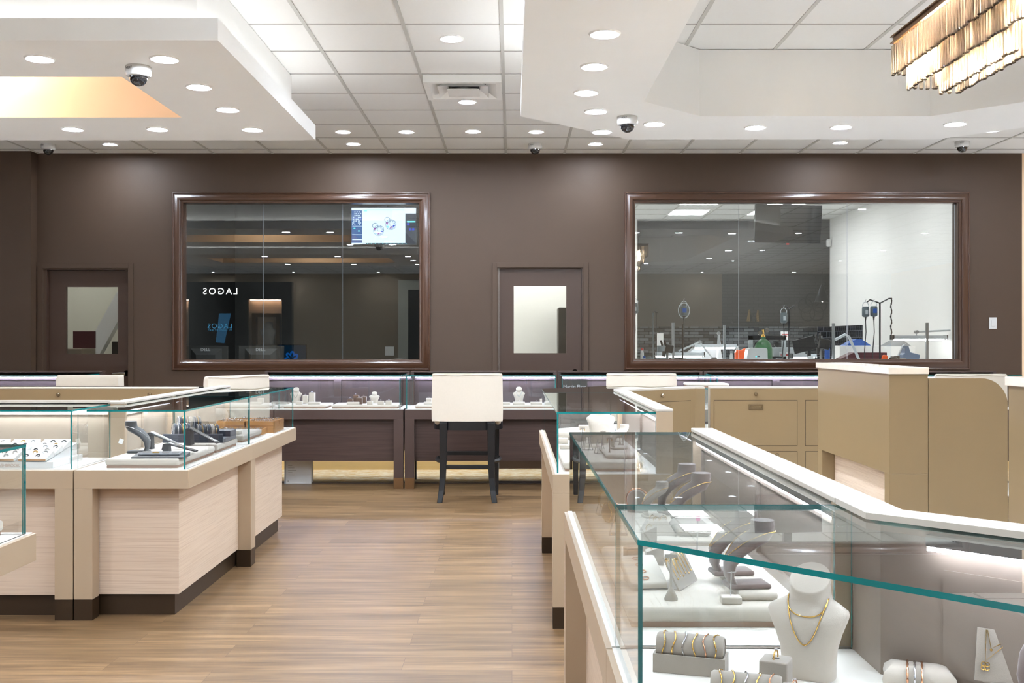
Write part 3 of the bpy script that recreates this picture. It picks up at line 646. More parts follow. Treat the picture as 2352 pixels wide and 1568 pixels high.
def clerk_side(t, L, D, drawers=True, x0=0.0):
    """gold cabinet doors, locks and pulls facing the clerk"""
    y = D + .005
    MB().box(x0 + .001, L - .001, y - .0048, y, .02, RT - .0125).build('clerk_panel', 'gold_laminate', t)
    n = max(1, round((L - x0) / 0.62)); w = (L - x0) / n
    for k in range(n):
        a, b_ = x0 + k * w + .03, x0 + (k + 1) * w - .03
        d = MB().box(a, b_, y, y + .004, .62, .93).build('flap_door', 'gold_laminate', t)
        g = MB().ring([(a, .62), (b_, .62), (b_, .93), (a, .93)], [(a + .004, .624), (b_ - .004, .624), (b_ - .004, .926), (a + .004, .926)], 0, .0)
        s = MB()
        for (p, q, r_, u) in ((a - .003, b_ + .003, .617, .62), (a - .003, b_ + .003, .93, .933), (a - .003, a, .62, .93), (b_, b_ + .003, .62, .93)): s.box(p, q, y, y + .0015, r_, u)
        s.build('shadow_gap', 'gap_dark', d)
        m = (a + b_) / 2
        pl = MB().ring(rect(m - .05, m + .05, .868, .904), rect(m - .042, m + .042, .876, .896), 0, .006)
        pl.v = [(p[0], y + .004 + p[2], p[1]) for p in pl.v]
        pl.box(m - .042, m + .042, y + .004, y + .005, .876, .89); pl.build('pull', 'nickel', d)
        lk = MB(); lock(lk, m, .975, y); lk.build('lock', 'nickel', t, smooth=40)
        hs = MB().box(m + .12, m + .18, y + .004, y + .01, .61, .62); lock(hs, m + .15, .600, y); hs.build('hasp', 'nickel', t)
        for (c0, c1, lab) in ((a, m - .01, 0), (m + .01, b_, 1)):
            dr = MB().box(c0, c1, y, y + .004, .30, .575).build('drawer', 'gold_laminate', t)
            s = MB()
            for (p, q, r_, u) in ((c0 - .003, c1 + .003, .297, .3), (c0 - .003, c1 + .003, .575, .578), (c0 - .003, c0, .3, .575), (c1, c1 + .003, .3, .575)): s.box(p, q, y, y + .0015, r_, u)
            s.build('shadow_gap', 'gap_dark', dr)
            cm = (c0 + c1) / 2; pl = MB().box(cm - .045, cm + .045, y + .004, y + .007, .46, .495); pl.box(cm - .038, cm + .038, y + .007, y + .0085, .468, .484, 1); pl.build('pull', ['nickel', 'gap_dark'], dr)
            lk = MB(); lock(lk, cm, .552, y); lk.build('lock', 'nickel', dr, smooth=40)
            if lab: MB().box(cm - .02, cm + .02, y + .004, y + .005, .445, .455).build('label_strip', 'paper_white', dr)
GL, GRI, GB = 'showcases of the left island', 'showcases of the right island', 'dark showcases along the back wall'
HP = PI / 2
XL = -1.555
c_L1 = showcase('showcase', 'light wood showcase with black jewellery stands, corner of the left island', 1.27, 0.55, (XL, 5.09, 0), HP, GL, 'pale', ('c', 'h'), rail0=0.46, set_back=(0.09, 0.0), gx=(0.02, 0.004))
c_L3 = showcase('showcase', 'light wood showcase with wooden ring trays at the far end of the left island', 1.27, 0.55, (XL, 6.36, 0), HP, GL, 'pale', ('g',), set_back=(0, 0.12), gx=(0.004, 0.004))
c_L2 = showcase('showcase', 'light wood showcase with white ring trays at the left edge of the picture', 1.9, 0.60, (XL - .555 - 1.9, 5.09, 0), 0, GL, 'pale', ('l', 'r'), gx=(0.004, 0.016))
c_L4 = showcase('showcase', 'nearest left showcase with only its glass corner in the picture', 1.6, 0.60, (-1.54, 1.83, 0), HP, GL, 'pale', ('l',), gx=(0.004, 0.03), set_back=(0, .1))
c_LB = showcase('showcase', 'gold backed row of the left island with key locks, in front of the left door', 4.4, 0.56, (-2.18, 7.86, 0), PI, GL, 'pale', ('l', 'r'), clerk=True)
XR = 0.19
c_C = showcase('showcase', 'light wood showcase with earring stands, second from the front of the right island', 1.86, 0.56, (XR, 6.80, 0), -HP, GRI, 'light', ('l', 'R'), gx=(0.004, 0.025))
c_B = showcase('showcase', 'showcase with mauve and grey necklace busts beside the aisle on the right', 1.72, 0.54, (XR, 3.86, 0), -HP, GRI, 'light', ('l', 'r'), gx=(0.004, 0.004))
# row facing the back wall (its gold clerk side is what shows)
c_RB = showcase('showcase', 'gold backed showcase of the right island with flap doors and drawers', 1.9, 0.56, (3.275, 7.92, 0), PI, GRI, 'light', ('l', 'r'), clerk=True, led=True)
# back wall cases
bx = [-4.9 - 1.42, -2.40, -0.983, 0.435, 1.85, 3.27, 4.69]
LB = ['dark showcase under the left window with rows of ring slabs', 'dark showcase behind the stool in the aisle', 'dark showcase in front of the centre door', 'dark showcase partly behind the gold cabinets, under the workshop window', 'dark showcase at the right end of the workshop window']
for i in range(5):
    showcase('showcase', LB[i], bx[i + 2] - bx[i + 1] - 0.012, 0.68, (bx[i + 1] + 0.006, 9.64, 0), 0, GB, 'dark', ('l', 'r'), gx=(0.012, 0.03), under=True, gtop=1.03)
showcase('showcase', 'dark showcase against the back wall at far left, in front of the left door', 2.2, 0.68, (-6.16, 9.64, 0), 0, GB, 'dark', ('l', 'r'), gx=(0.012, 0.03), under=True, gtop=1.03)

# angled corner cases built along bent lines
def bent(name, label, outer, inner, group, style, ends=(True, True), rail=True, clerk_fn=None, led=True, legs=()):
    t = thing(name, label, 'display case', (outer[1][0], outer[1][1], 0), 0, group)
    ox, oy = outer[1]
    O = [Vector((p[0] - ox, p[1] - oy)) for p in outer]; I = [Vector((p[0] - ox, p[1] - oy)) for p in inner]
    n = len(O); W = (I[0] - O[0]).length
    def line(d): return [O[i].lerp(I[i], d / W) for i in range(n)]
    def band(d0, d1, z0, z1, nm, m, par=None, bevel=0):
        b = MB(); A, B = line(d0), line(d1)
        for i in range(n - 1):
            b.prism([tuple(A[i]), tuple(A[i + 1]), tuple(B[i + 1]), tuple(B[i])], z0, z1)
        return b.build(nm, m, par or t, bevel=0)
    def skin(d0, d1, z0, z1, nm):   # glass along the bend
        b = MB(); A, B = line(d0), line(d1)
        for i in range(n - 1):
            p = [A[i], A[i + 1], B[i + 1], B[i]]
            mi = [0, 0, 1, 1, 1, 1] if (z1 - z0) < 0.02 else [1, 1, 0, 1, 0, 1]
            if (z1 - z0) < .02:
                mi = [0, 0, 1, 0 if i < n - 2 else 1, 1, 0 if i > 0 else 1]
            b.prism([tuple(q) for q in p], z0, z1, 'z', mi)
        return b.build(nm, ['case_glass', 'glass_edge'], t)
    inn = 'inner_panel'
    band(0.075, W - .02, 0.105, .632, 'body_panel', 'light_wood'); band(0.1, W - .05, 0, .105, 'plinth', 'kick_brown')
    band(0, W, .632, DK, 'band', 'beige_laminate'); band(.012, W - .01, DK, DK + .003, 'deck', 'deck_white')
    skin(.02, .028, DK + .003, GT - .009, 'glass_front'); skin(.019, W - .052, GT - .009, GT, 'glass_top')
    band(W - .046, W - .0145, DK + .003, GT - .011, 'back_frame', inn)
    band(W - .014, W, DK + .004, RT - .0125, 'rear_rail', 'gold_laminate'); band(W - .078, W + .002, RT - .012, RT, 'rail_cap', 'rail_white')
    for e, k in ((ends[0], 0), (ends[1], n - 1)):
        if e:
            a, b_ = line(.029)[k], line(W - .047)[k]; k2 = 1 if k == 0 else n - 2
            a2 = (line(.029)[k2] - a).normalized() * .008
            MB().prism([tuple(a), tuple(b_), tuple(b_ + a2), tuple(a + a2)], DK + .003, GT - .0095, 'z', [1, 1, 0, 1, 0, 1]).build('glass_end', ['case_glass', 'glass_edge'], t)
    # inner door panel and lamp on each straight run
    for i in range(n - 1):
        A, B = line(W - .0495), line(W - .046)
        a, b_ = A[i], A[i + 1]; L = (b_ - a).length
        if L < .35: continue
        u = (b_ - a) / L; v = (B[i] - A[i]); v = (v - u * v.dot(u)).normalized()
        q = [a + u * .12, b_ - u * .06, b_ - u * .06 + v * .003, a + u * .12 + v * .003]
        MB().prism([tuple(p) for p in q], DK + .03, GT - .075).build('sliding_door', 'inner_dark' if False else inn, t)
        if led:
            q0, q1 = a + u * .1 - v * .026, b_ - u * .05 - v * .026
            hs = MB().prism([tuple(q0), tuple(q1), tuple(q1 + v * .024), tuple(q0 + v * .024)], GT - .032, GT - .012).build('light_bar', 'grey_metal', t)
            b = MB(); nn = int((q1 - q0).length / .0115)
            for j in range(nn):
                c = q0.lerp(q1, (j + .5) / nn) + v * .008
                b.prism([tuple(c - u * .0042 - v * .006), tuple(c + u * .0042 - v * .006), tuple(c + u * .0042 + v * .006), tuple(c - u * .0042 + v * .006)], GT - .040, GT - .0322)
            b.build('led_strip', 'led', hs)
    return t, line, W
A_out = [(XR, 2.135), (XR, 1.757), (XR + 1.35, 0.36)]
A_in = [(XR + .54, 2.135), (XR + .54, 1.985), (XR + 1.70, 0.80)]
c_A, lineA, WA = bent('showcase', 'angled glass showcase nearest the camera with white necklace bust and bracelet rolls', A_out, A_in, GRI, 'light', ends=(True, False))
D_out = [(XR, 6.81), (XR, 7.40), (XR + .52, 7.92), (1.34, 7.92)]
D_in = [(XR + .56, 6.81), (XR + .56, 6.95), (1.27, 7.36), (1.34, 7.36)]
c_D, lineD, WD = bent('showcase', 'angled corner showcase of the right island with one gold flap door', D_out, D_in, GRI, 'light', ends=(True, True), led=False)
# its clerk side: flap, lock and pull on the slanted face
p0, p1 = Vector((D_in[1][0] - D_out[1][0], D_in[1][1] - D_out[1][1])), Vector((D_in[2][0] - D_out[1][0], D_in[2][1] - D_out[1][1]))
ang = math.atan2((p1 - p0).y, (p1 - p0).x); Lf = (p1 - p0).length
TT = TR(p0.x + .004 * math.sin(ang), p0.y - .004 * math.cos(ang), 0, rz=ang)
fl = MB().box(.05, Lf - .05, -.004, 0.002, .62, .93, T=TT).build('flap_door', 'gold_laminate', c_D)
s = MB()
for (p, q, r_, u) in ((.047, Lf - .047, .617, .62), (.047, Lf - .047, .93, .933), (.047, .05, .62, .93), (Lf - .05, Lf - .047, .62, .93)): s.box(p, q, -.0015, .002, r_, u, T=TT)
s.build('shadow_gap', 'gap_dark', fl)
MB().box(Lf * .55 - .05, Lf * .55 + .05, -.008, -.004, .868, .904, T=TT).build('pull', 'nickel', fl)
MB().lathe([(0.001, 0), (0.013, 0), (0.013, 0.012), (0.010, 0.016), (0.001, 0.016)], 16, T=TT @ TR(Lf * .5, 0, .975, rx=PI / 2)).build('lock', 'nickel', c_D, smooth=40)
# all gold below the rail on the clerk side of the corner
b = MB()
for (i, j) in ((0, 1), (1, 2), (2, 3)):
    a, c = Vector(D_in[i]) - Vector(D_out[1]), Vector(D_in[j]) - Vector(D_out[1]); u = (c - a).normalized(); v = Vector((u.y, -u.x)) * .003
    b.prism([tuple(a + v), tuple(c + v), tuple(c), tuple(a)], .02, RT - .013)
b.build('clerk_panel', 'gold_laminate', c_D)

# ------------------------------------------------------------------ service desks inside the right island
def desk(name, label, loc, L, dx):
    t = thing(name, label, 'service desk', loc)
    b = MB()   # side seen by the camera: top box over a recess framed by posts
    b.box(0, dx, 0, L, .69, 1.18).box(0, dx, 0, .07, .1, .69).box(0, dx, L - .09, L, .1, .69).box(0.09, dx, .07, L - .09, .1, .69)
    b.build('carcass', 'gold_laminate', t, bevel=.0015)
    MB().box(0.075, 0.09, .07, L - .09, .1, .69).build('wood_panel', 'light_wood', t)
    MB().box(0.03, dx, .02, L - .02, 0, .1).build('plinth', 'kick_brown', t)
    MB().box(-.01, .19, -.012, L + .01, 1.18, 1.213).build('stone_ledge', 'marble_top', t, bevel=.003)
    return t
dk = desk('service_desk', 'gold laminate service desk with pale stone ledge, left of the round cornered divider', (1.853, 5.2, 0), 1.22, .19)
dk2 = desk('service_desk', 'second gold service desk with stone ledge at the right edge of the picture', (1.80, 2.55, 0), 1.29, .19)
t = thing('divider_panel', 'wide gold divider panel with one rounded top corner', 'divider', (1.853, 5.2, 0))
z1, r = 1.16, .13
x1 = WX(0) * 0 + (2315 - 1176) * 5.2 / F - 1.853
poly = [(.192, 0), (x1, 0)] + [(x1 - r + r * math.cos(a), z1 - r + r * math.sin(a)) for a in [HP * i / 12 for i in range(13)]] + [(.192, z1)]
MB().prism(poly, 0, .022, 'y').build('panel', 'gold_laminate', t, bevel=.0015)
MB().box(.195, x1 - .01, .022, .6, .74, .77).build('worktop', 'gold_laminate', t)

# ------------------------------------------------------------------ bar stools
def stool(label, loc, rz):
    t = thing('bar_stool', label, 'bar stool', loc, rz, 'cream bar stools with black legs')
    # seen from behind: back panel towards -y
    w, zb, zt = .298, .675, 1.073
    rings = []
    def sec(z, k, th):
        pts = []; n = 22
        for i in range(n + 1):
            u = -1 + 2 * i / n; pts.append((u * w * k, -.235 - .035 * (1 - u * u) + .0 * u, z))
        for i in range(n + 1):
            u = 1 - 2 * i / n; pts.append((u * (w * k - .02), -.235 + th - .03 * (1 - u * u), z))
        return [Vector(p) for p in pts]
    lv = [(zb, .985, .07), (zb + .01, .995, .085), (zb + .1, 1.0, .09), (zb + .3, .99, .09), (zt - .025, .985, .085), (zt - .008, .98, .075), (zt, .96, .055)]
    b = MB().loft([sec(*l) for l in lv])
    b.build('backrest', 'cushion', t, smooth=50)
    wl = MB()
    e = [( -1 + 2 * i / 22) for i in range(23)]
    wl.tube([(u * w * .985, -.237 - .035 * (1 - u * u), zt - .012 + (.004 * math.sin(u * 5))) for u in e], .0035, 6)
    wl.build('piping', 'cushion', t)
    b = MB().soft(-.285, .285, -.20, .26, .63, .755, .05)
    b.build('seat', 'cushion', t, smooth=50)
    # curved black apron
    ap = MB(); o = []; i_ = []
    for k in range(24):
        a = 2 * PI * k / 24; sx = abs(math.cos(a)) ** .75 * (1 if math.cos(a) > 0 else -1); sy = abs(math.sin(a)) ** .75 * (1 if math.sin(a) > 0 else -1)
        o.append((sx * .294, sy * .264 + .0)); i_.append((sx * .255, sy * .225))
    ap.ring(o, i_, .60, .672).build('apron', 'black_wood', t, smooth=40)
    for sx in (-1, 1):
        pts = []; zz = [.665, .5, .35, .2, .1, 0]; oy = [-.228, -.228, -.228, -.235, -.25, -.275]; ox = [.2, .2, .2, .205, .214, .228]
        rings = []
        for z, y, x in zip(zz, oy, ox):
            h = .033 - .011 * (1 - z / .665); rings.append([Vector((sx * x + a * h, y + c * h, z)) for a, c in ((-1, -1), (1, -1), (1, 1), (-1, 1))])
        MB().loft(rings).build('leg', 'black_wood', t, bevel=.004)
        rings = []
        for z in (.665, .3, 0):
            h = .028 - .009 * (1 - z / .665); rings.append([Vector((sx * .235 + a * h, .2 + c * h, z)) for a, c in ((-1, -1), (1, -1), (1, 1), (-1, 1))])
        MB().loft(rings).build('leg', 'black_wood', t, bevel=.004)
        MB().tube([(sx * .2, -.21, .33), (sx * .262, -.1, .335), (sx * .27, .05, .335), (sx * .235, .19, .335)], .017, 4).build('side_rung', 'black_wood', t)
    MB().box(-.2, .2, -.24, -.215, .275, .31).build('rear_rung', 'black_wood', t, bevel=.003)
    MB().box(-.235, .235, .185, .21, .345, .38).build('foot_rest', 'black_wood', t, bevel=.003)
    return t
st0 = stool('cream bar stool with black legs standing in the aisle, seen whole from behind', ((1076 - 1176) * 9.08 / F, 9.08, 0), 0)
dup(st0, 'cream bar stool behind the glass of the right island, left of the gold cabinets', (1.083, 9.1, 0), 0)
dup(st0, 'cream bar stool whose top shows above the rounded divider at the right', (3.78, 8.95, 0), 0)
dup(st0, 'cream bar stool turned sideways beyond the left island, near the left window', ((500 - 1176) * 8.4 / F, 8.5, 0), math.radians(52))
dup(st0, 'low cream bar stool barely rising behind the gold row in front of the left door', (-3.75, 9.2, -0.03), PI)
# ------------------------------------------------------------------ jewellery and display forms
def one(b, name, mats, label, cat, loc, rz=0.0, group=None, smooth=None, bevel=0):
    o = b.build(name, mats, loc=loc, rot=rz, smooth=smooth, bevel=bevel); return tag(o, label, cat, group)
def pad(label, x0, x1, y0, y1, z=DK + .0035, h=.045, group=None, m='suede_white', base=True, rz=0):
    cx, cy = (x0 + x1) / 2, (y0 + y1) / 2
    t = thing('display_pad', label, 'display pad', (cx, cy, z), rz, group)
    hx, hy = (x1 - x0) / 2, (y1 - y0) / 2
    zb = .012 if base else 0
    if base: MB().box(-hx + .008, hx - .008, -hy + .008, hy - .008, 0, .012).build('base', 'pad_brown', t)
    MB().soft(-hx, hx, -hy, hy, zb, h, .012).build('cushion', m, t, smooth=45)
    return z + h
def block(label, loc, w, d, h, m='suede_white', rz=0, name='ring_block', group=None, hole=True):
    t = thing(name, label, 'ring stand', loc, rz, group)
    MB().soft(-w / 2, w / 2, -d / 2, d / 2, 0, h, .003, e=3).build('body', m, t, smooth=45)
    if hole: MB().box(-w * .12, w * .12, -d * .08, d * .08, h, h + .0006).build('slot', 'ink', t)
    return loc[2] + h if not hasattr(loc, 'z') else loc.z + h
def ring(label, loc, rz=0, r=.0095, m='gold', group=None, stone=True, tilt=0):
    t = thing('ring', label, 'ring', loc, rz, group)
    b = MB().torus((0, 0, r * .72), r, .0013, n=18, m=6); b.build('hoop', m, t, smooth=60)
    if stone: MB().lathe([(.0002, -.003), (.0034, 0), (.0028, .0012), (.0002, .0014)], 8, c=(0, 0, r * 1.72 + .002)).build('stone', 'diamond', t)
    return t
def chain(label, pts, r=.0013, m='gold', loc=(0, 0, 0), rz=0, name='necklace', cat='necklace', pend=None, bead=True, n=110, group=None, T=None):
    """chain along a smooth path, with links showing as small swellings"""
    P_ = [Vector(p) for p in pts]
    out = []
    for i in range(n + 1):
        u = i / n * (len(P_) - 1); k = min(int(u), len(P_) - 2); f = u - k
        p0, p1, p2, p3 = P_[max(k - 1, 0)], P_[k], P_[k + 1], P_[min(k + 2, len(P_) - 1)]
        out.append(.5 * ((2 * p1) + (p2 - p0) * f + (2 * p0 - 5 * p1 + 4 * p2 - p3) * f * f + (3 * p1 - p0 - 3 * p2 + p3) * f ** 3))
    rr = [r * (1.35 if (i % 2 and bead) else .8) for i in range(n + 1)]
    b = MB().tube(out, rr if bead else r, 6)
    if pend:
        t = thing(name, label, cat, loc, rz, group); b.build('chain', m, t, smooth=60)
        c, s = Vector(pend[0]), pend[1]
        MB().lathe([(.0003, -s), (s * .8, -s * .3), (s, 0), (s * .7, s * .5), (.0003, s)], 8, c=c).build('pendant', pend[2] if len(pend) > 2 else 'diamond', t)
        return t
    return one(b, name, m, label, cat, loc, rz, group, smooth=60)
BSEC = [(0, .262, .175, 0), (.02, .268, .18, 0), (.14, .268, .165, 0), (.30, .285, .15, -.01), (.46, .335, .14, -.03), (.58, .385, .125, -.035), (.655, .412, .108, -.02), (.70, .395, .098, 0), (.745, .31, .10, .025), (.785, .235, .125, .04), (.84, .205, .145, .05), (.92, .20, .155, .05), (.965, .208, .16, .05), (.99, .202, .155, .05)]
def bust(label, loc, rz, h, m='suede_white', group=None, wide=1.0, name='necklace_bust'):
    secs = BSEC
    b = MB(); rings = []
    for z, hw, hd, cy in secs:
        g = []
        for k in range(36):
            a = 2 * PI * k / 36; e = .7 if z < .75 else 1.0
            sx = abs(math.cos(a)) ** e * (1 if math.cos(a) >= 0 else -1); sy = abs(math.sin(a)) ** e * (1 if math.sin(a) >= 0 else -1)
            q = max(0, (z - .78) / .21); yy = cy + sy * hd
            g.append(Vector((sx * hw * h * wide, yy * h, (z + q * (yy - cy) * .8) * h)))
        rings.append(g)
    b.loft(rings)
    return one(b, name, m, label, 'necklace bust', loc, rz, group, smooth=55)
def bust_chain(label, loc, rz, h, drop=.35, m='gold', r=.0014, wide=1.0, top=.80, pend=None, bead=True, group=None):
    def surf(x, z):
        for a, c in zip(BSEC, BSEC[1:]):
            if a[0] <= z <= c[0]:
                f = (z - a[0]) / (c[0] - a[0]); hw, hd, cy = [a[i] + (c[i] - a[i]) * f for i in (1, 2, 3)]; break
        hw *= wide; e = .7 if z < .75 else 1.0
        q = min(.999, abs(x) / hw) ** (1 / e)
        return cy - hd * math.sqrt(1 - q * q) ** e
    xs = .20 * wide; zb_ = top - drop
    pts = []
    for k in range(25):
        u = -1 + 2 * k / 24; x = xs * math.sin(u * HP) if drop < .25 else xs * u * (1.15 - .15 * abs(u))
        z = zb_ + (top - zb_) * abs(u) ** (2.2 if drop < .25 else 1.7)
        pts.append((x * h, (surf(x, z) - .009) * h, z * h))
    pts = [(-xs * h, .1 * h, (top + .02) * h)] + pts + [(xs * h, .1 * h, (top + .02) * h)]
    pe = ((0, -.195 * h, (zb_ - .01) * h), pend[0], pend[1]) if pend else None
    return chain(label, pts, r, m, loc, rz, pend=pe, bead=bead, group=group)
def arch(label, loc, rz, h, m='suede_mauve', group=None):
    """neck form on a curved arm, front towards -y"""
    t = thing('necklace_bust', label, 'necklace bust', loc, rz, group); k = h / .17
    path = [(-.055, .008, .028, .009), (-.066, .03, .033, .010), (-.064, .062, .044, .012), (-.045, .092, .053, .014), (-.018, .113, .056, .018), (.010, .128, .042, .026), (.020, .141, .034, .030), (.022, .158, .032, .031), (.022, .170, .030, .029)]
    rings = []
    for i, (y, z, w, th) in enumerate(path):
        a = path[max(i - 1, 0)]; c = path[min(i + 1, len(path) - 1)]
        tx = Vector((0, c[0] - a[0], c[1] - a[1])).normalized()
        if i > 4: tx = Vector((0, [.5, .12, 0, 0][i - 5], 1)).normalized()
        nn = Vector((0, -tx.z, tx.y))
        g = []
        for q in range(24):
            an = 2 * PI * q / 24
            g.append((Vector((0, y, z)) + Vector((1, 0, 0)) * w * math.cos(an) + nn * th * math.sin(an)) * k)
        rings.append(g)
    MB().loft(rings).build('neck_form', m, t, smooth=50)
    MB().soft(-.036 * k, .036 * k, -.075 * k, .035 * k, 0, .013 * k, .006, e=4).build('foot', m, t, smooth=45)
    return t
def arch_chain(label, loc, rz, h, m='gold', r=.0012, pend=None, low=.075):
    k = h / .17
    pts = [(0, .055, .142), (.026, .046, .143), (.036, .022, .142), (.040, -.004, .134), (.034, -.036, .118), (.018, -.062, .094), (0, -.079, low)]
    pts += [(-p[0], p[1], p[2]) for p in pts[-2::-1]]
    pts = [tuple(c * k for c in p) for p in pts]
    return chain(label, pts, r, m, loc, rz, pend=((0, -.078 * k, (low - .006) * k), .005 * k, pend) if pend else None)
def roll(label, loc, rz, L=.125, R=.024, box=True, bracelets=6, m='suede_grey', grp=None):
    t = thing('bracelet_roll', label, 'bracelet roll', loc, rz)
    zc = (.034 + R * .45) if box else R
    MB().lathe([(.001, -L / 2), (R - .003, -L / 2), (R, -L / 2 + .004), (R, L / 2 - .004), (R - .003, L / 2), (R - .004, L / 2 - .002), (.001, L / 2 - .002)], 32, T=TR(0, 0, zc, ry=HP)).build('roll', m, t, smooth=45)
    if box:
        w = R + .004
        MB().ring(rect(-L / 2 - .004, L / 2 + .004, -w, w), rect(-L / 2, L / 2, -w + .004, w - .004), 0, .034).box(-L / 2, L / 2, -w + .004, w - .004, 0, .006).build('cradle', m, t)
    out = []
    for i in range(bracelets):
        x = -L / 2 + L * (i + .8) / (bracelets + .6); mm = ['gold', 'gold', 'silver', 'gold', 'rose_gold', 'gold'][i % 6]
        b = MB(); n = 44; pts = [(x + .003 * math.sin(3 * 2 * PI * q / n + i), (R + .0012) * math.cos(2 * PI * q / n), (R + .0012) * math.sin(2 * PI * q / n)) for q in range(n)]
        b.tube(pts, [.0017 if q % 2 else .0009 for q in range(n)], 6, 0, True)
        names = ['first', 'second', 'third', 'fourth', 'fifth', 'sixth']
        o = b.build('bracelet', mm, loc=(loc[0], loc[1], loc[2] + zc), rot=rz, smooth=60)
        tag(o, names[i] + ' thin bracelet from the left on the ' + grp, 'bracelet', 'bracelets on the ' + grp)
    return t
def tstand(label, loc, h=.10, m='suede_grey', rz=0, earr=None):
    t = thing('earring_stand', label, 'earring stand', loc, rz)
    MB().lathe([(.001, 0), (.015, 0), (.0155, .003), (.006, .024), (.003, .03), (.0028, h - .006), (.0006, h)], 16).build('post', m, t, smooth=50)
    MB().box(-.014, .014, -.003, .003, h - .012, h - .004).build('crossbar', m, t)
    if earr:
        for s in (-1, 1):
            b = MB().lathe([(.0003, -.008), (.003, -.002), (.0022, .002), (.0003, .003)], 8, c=(s * .011, -.005, h - .014)).tube([(s * .011, -.0045, h - .012), (s * .011, -.005, h - .032)], .0007, 5)
            o = b.build('earring', 'gold', loc=loc, rot=rz); tag(o, ('right' if s > 0 else 'left') + ' gold drop earring on ' + earr, 'earring')
    return t
def easel(label, loc, rz=0, h=.07, w=.045):
    t = thing('acrylic_easel', label, 'display stand', loc, rz)
    b = MB()
    for s in (-1, 1):
        b.tube([(s * w / 2, -.02, .002), (s * w * .18, .006, h)], .0016, 6); b.tube([(s * w / 2, -.02, .002), (s * w / 2, .022, .002), (s * w * .18, .006, h)], .0016, 6)
    b.tube([(-w / 2, -.02, .002), (-w / 2, -.026, .009)], .0016, 6).tube([(w / 2, -.02, .002), (w / 2, -.026, .009)], .0016, 6)
    b.build('frame', 'clear_acrylic', t, smooth=60)
    MB().soft(-w / 2 - .003, w / 2 + .003, -.024, .024, 0, .0016, .003, e=3).build('foot_plate', 'clear_acrylic', t)
    return t
def ramp(label, loc, rz, L=.19, w=.04, h=.075, stones=2):
    """sloping black bracelet ramp on a folded leg"""
    t = thing('bracelet_ramp', label, 'bracelet stand', loc, rz)
    pts = [(-L / 2, h * .35), (-L / 2 + .008, h), (-L / 2 + .03, h + .004), (L / 2, .016), (L / 2, .010), (-L / 2 + .032, h - .004), (-L / 2 + .014, h - .008), (-L / 2 + .006, h * .35)]
    MB().prism(pts, -w / 2, w / 2, 'y').build('slope', 'suede_black', t)
    MB().prism([(-L / 2 + .005, 0), (-L / 2 + .04, 0), (-L / 2 + .036, h * .9), (-L / 2 + .006, h * .9)], -w / 2 + .002, w / 2 - .002, 'y').build('leg', 'suede_black', t)
    for i in range(stones):
        y = (-.5 + (i + .5) / stones) * w * .8; b = MB(); n = 34
        P0, P1 = Vector((-L / 2 + .03, y, h + .0065)), Vector((L / 2 - .006, y, .0195))
        b.tube([P0.lerp(P1, q / n) for q in range(n + 1)], [.0032 if q % 2 else .0020 for q in range(n + 1)], 6)
        o = b.build('bracelet', 'diamond' if i % 2 == 0 else 'silver', loc=loc, rot=rz, smooth=60)
        tag(o, ('rear' if i else 'front') + ' glittering bracelet on the ' + ' '.join(label.split()[:9]), 'bracelet')
    return t
def bangle_disc(label, loc, rz, R=.034, m='suede_grey', metal='rose_gold'):
    t = thing('bangle_stand', label, 'bracelet stand', loc, rz)
    MB().lathe([(.001, -.012), (R - .002, -.012), (R, -.009), (R, .009), (R - .002, .012), (.001, .012)], 32, T=TR(0, 0, R + .008, rx=HP)).build('disc', m, t, smooth=45)
    MB().soft(-.03, .03, -.018, .018, 0, .012, .003, e=3).build('foot', m, t)
    n = 40; b = MB(); b.tube([((R + .002) * math.cos(2 * PI * q / n), .0, R + .008 + (R + .002) * math.sin(2 * PI * q / n)) for q in range(n) if not 24 < q < 36], [.0042 if q % 2 else .0028 for q in range(29)], 6)
    o = b.build('bracelet', metal, loc=loc, rot=rz, smooth=60); tag(o, 'beaded rose gold bracelet worn on the grey suede bangle stand', 'bracelet')
    return t

z0 = DK + .0035
# ---- showcase beside the aisle (two pads)
zt = pad('long pale suede pad at the far half of the aisle showcase', .25, .59, 3.06, 3.74)
zt = pad('long pale suede pad at the near half of the aisle showcase', .25, .59, 2.28, 2.97)
b1 = bangle_disc('round grey suede bangle stand behind the grey neck form', (.42, 3.55, zt), math.radians(-20))
arch('small pale grey neck form with a fine gold chain, left of the mauve pair', (.475, 3.45, zt), -HP + .25, .115, 'suede_grey'); arch_chain('fine gold chain with a red stone on the small grey neck form', (.475, 3.45, zt), -HP + .25, .115, pend='rose_gold', r=.0009)
for lab, c, (x, y) in (('farther of the two mauve neck forms at the far end of the aisle showcase', 'gold chain with crystal drops on the farther mauve neck form, far pad', (.56, 3.52)), ('nearer of the two mauve neck forms at the far end of the aisle showcase', 'gold and diamond necklace on the nearer mauve neck form, far pad', (.565, 3.28))):
    arch(lab, (x, y, zt), -HP + .1, .165); arch_chain(c, (x, y, zt), -HP + .1, .165, pend='diamond')
zb = pad('raised grey suede block at the far pad, under the reflected ceiling lights', .485, .585, 3.10, 3.26, zt, .03, m='suede_grey', base=False)
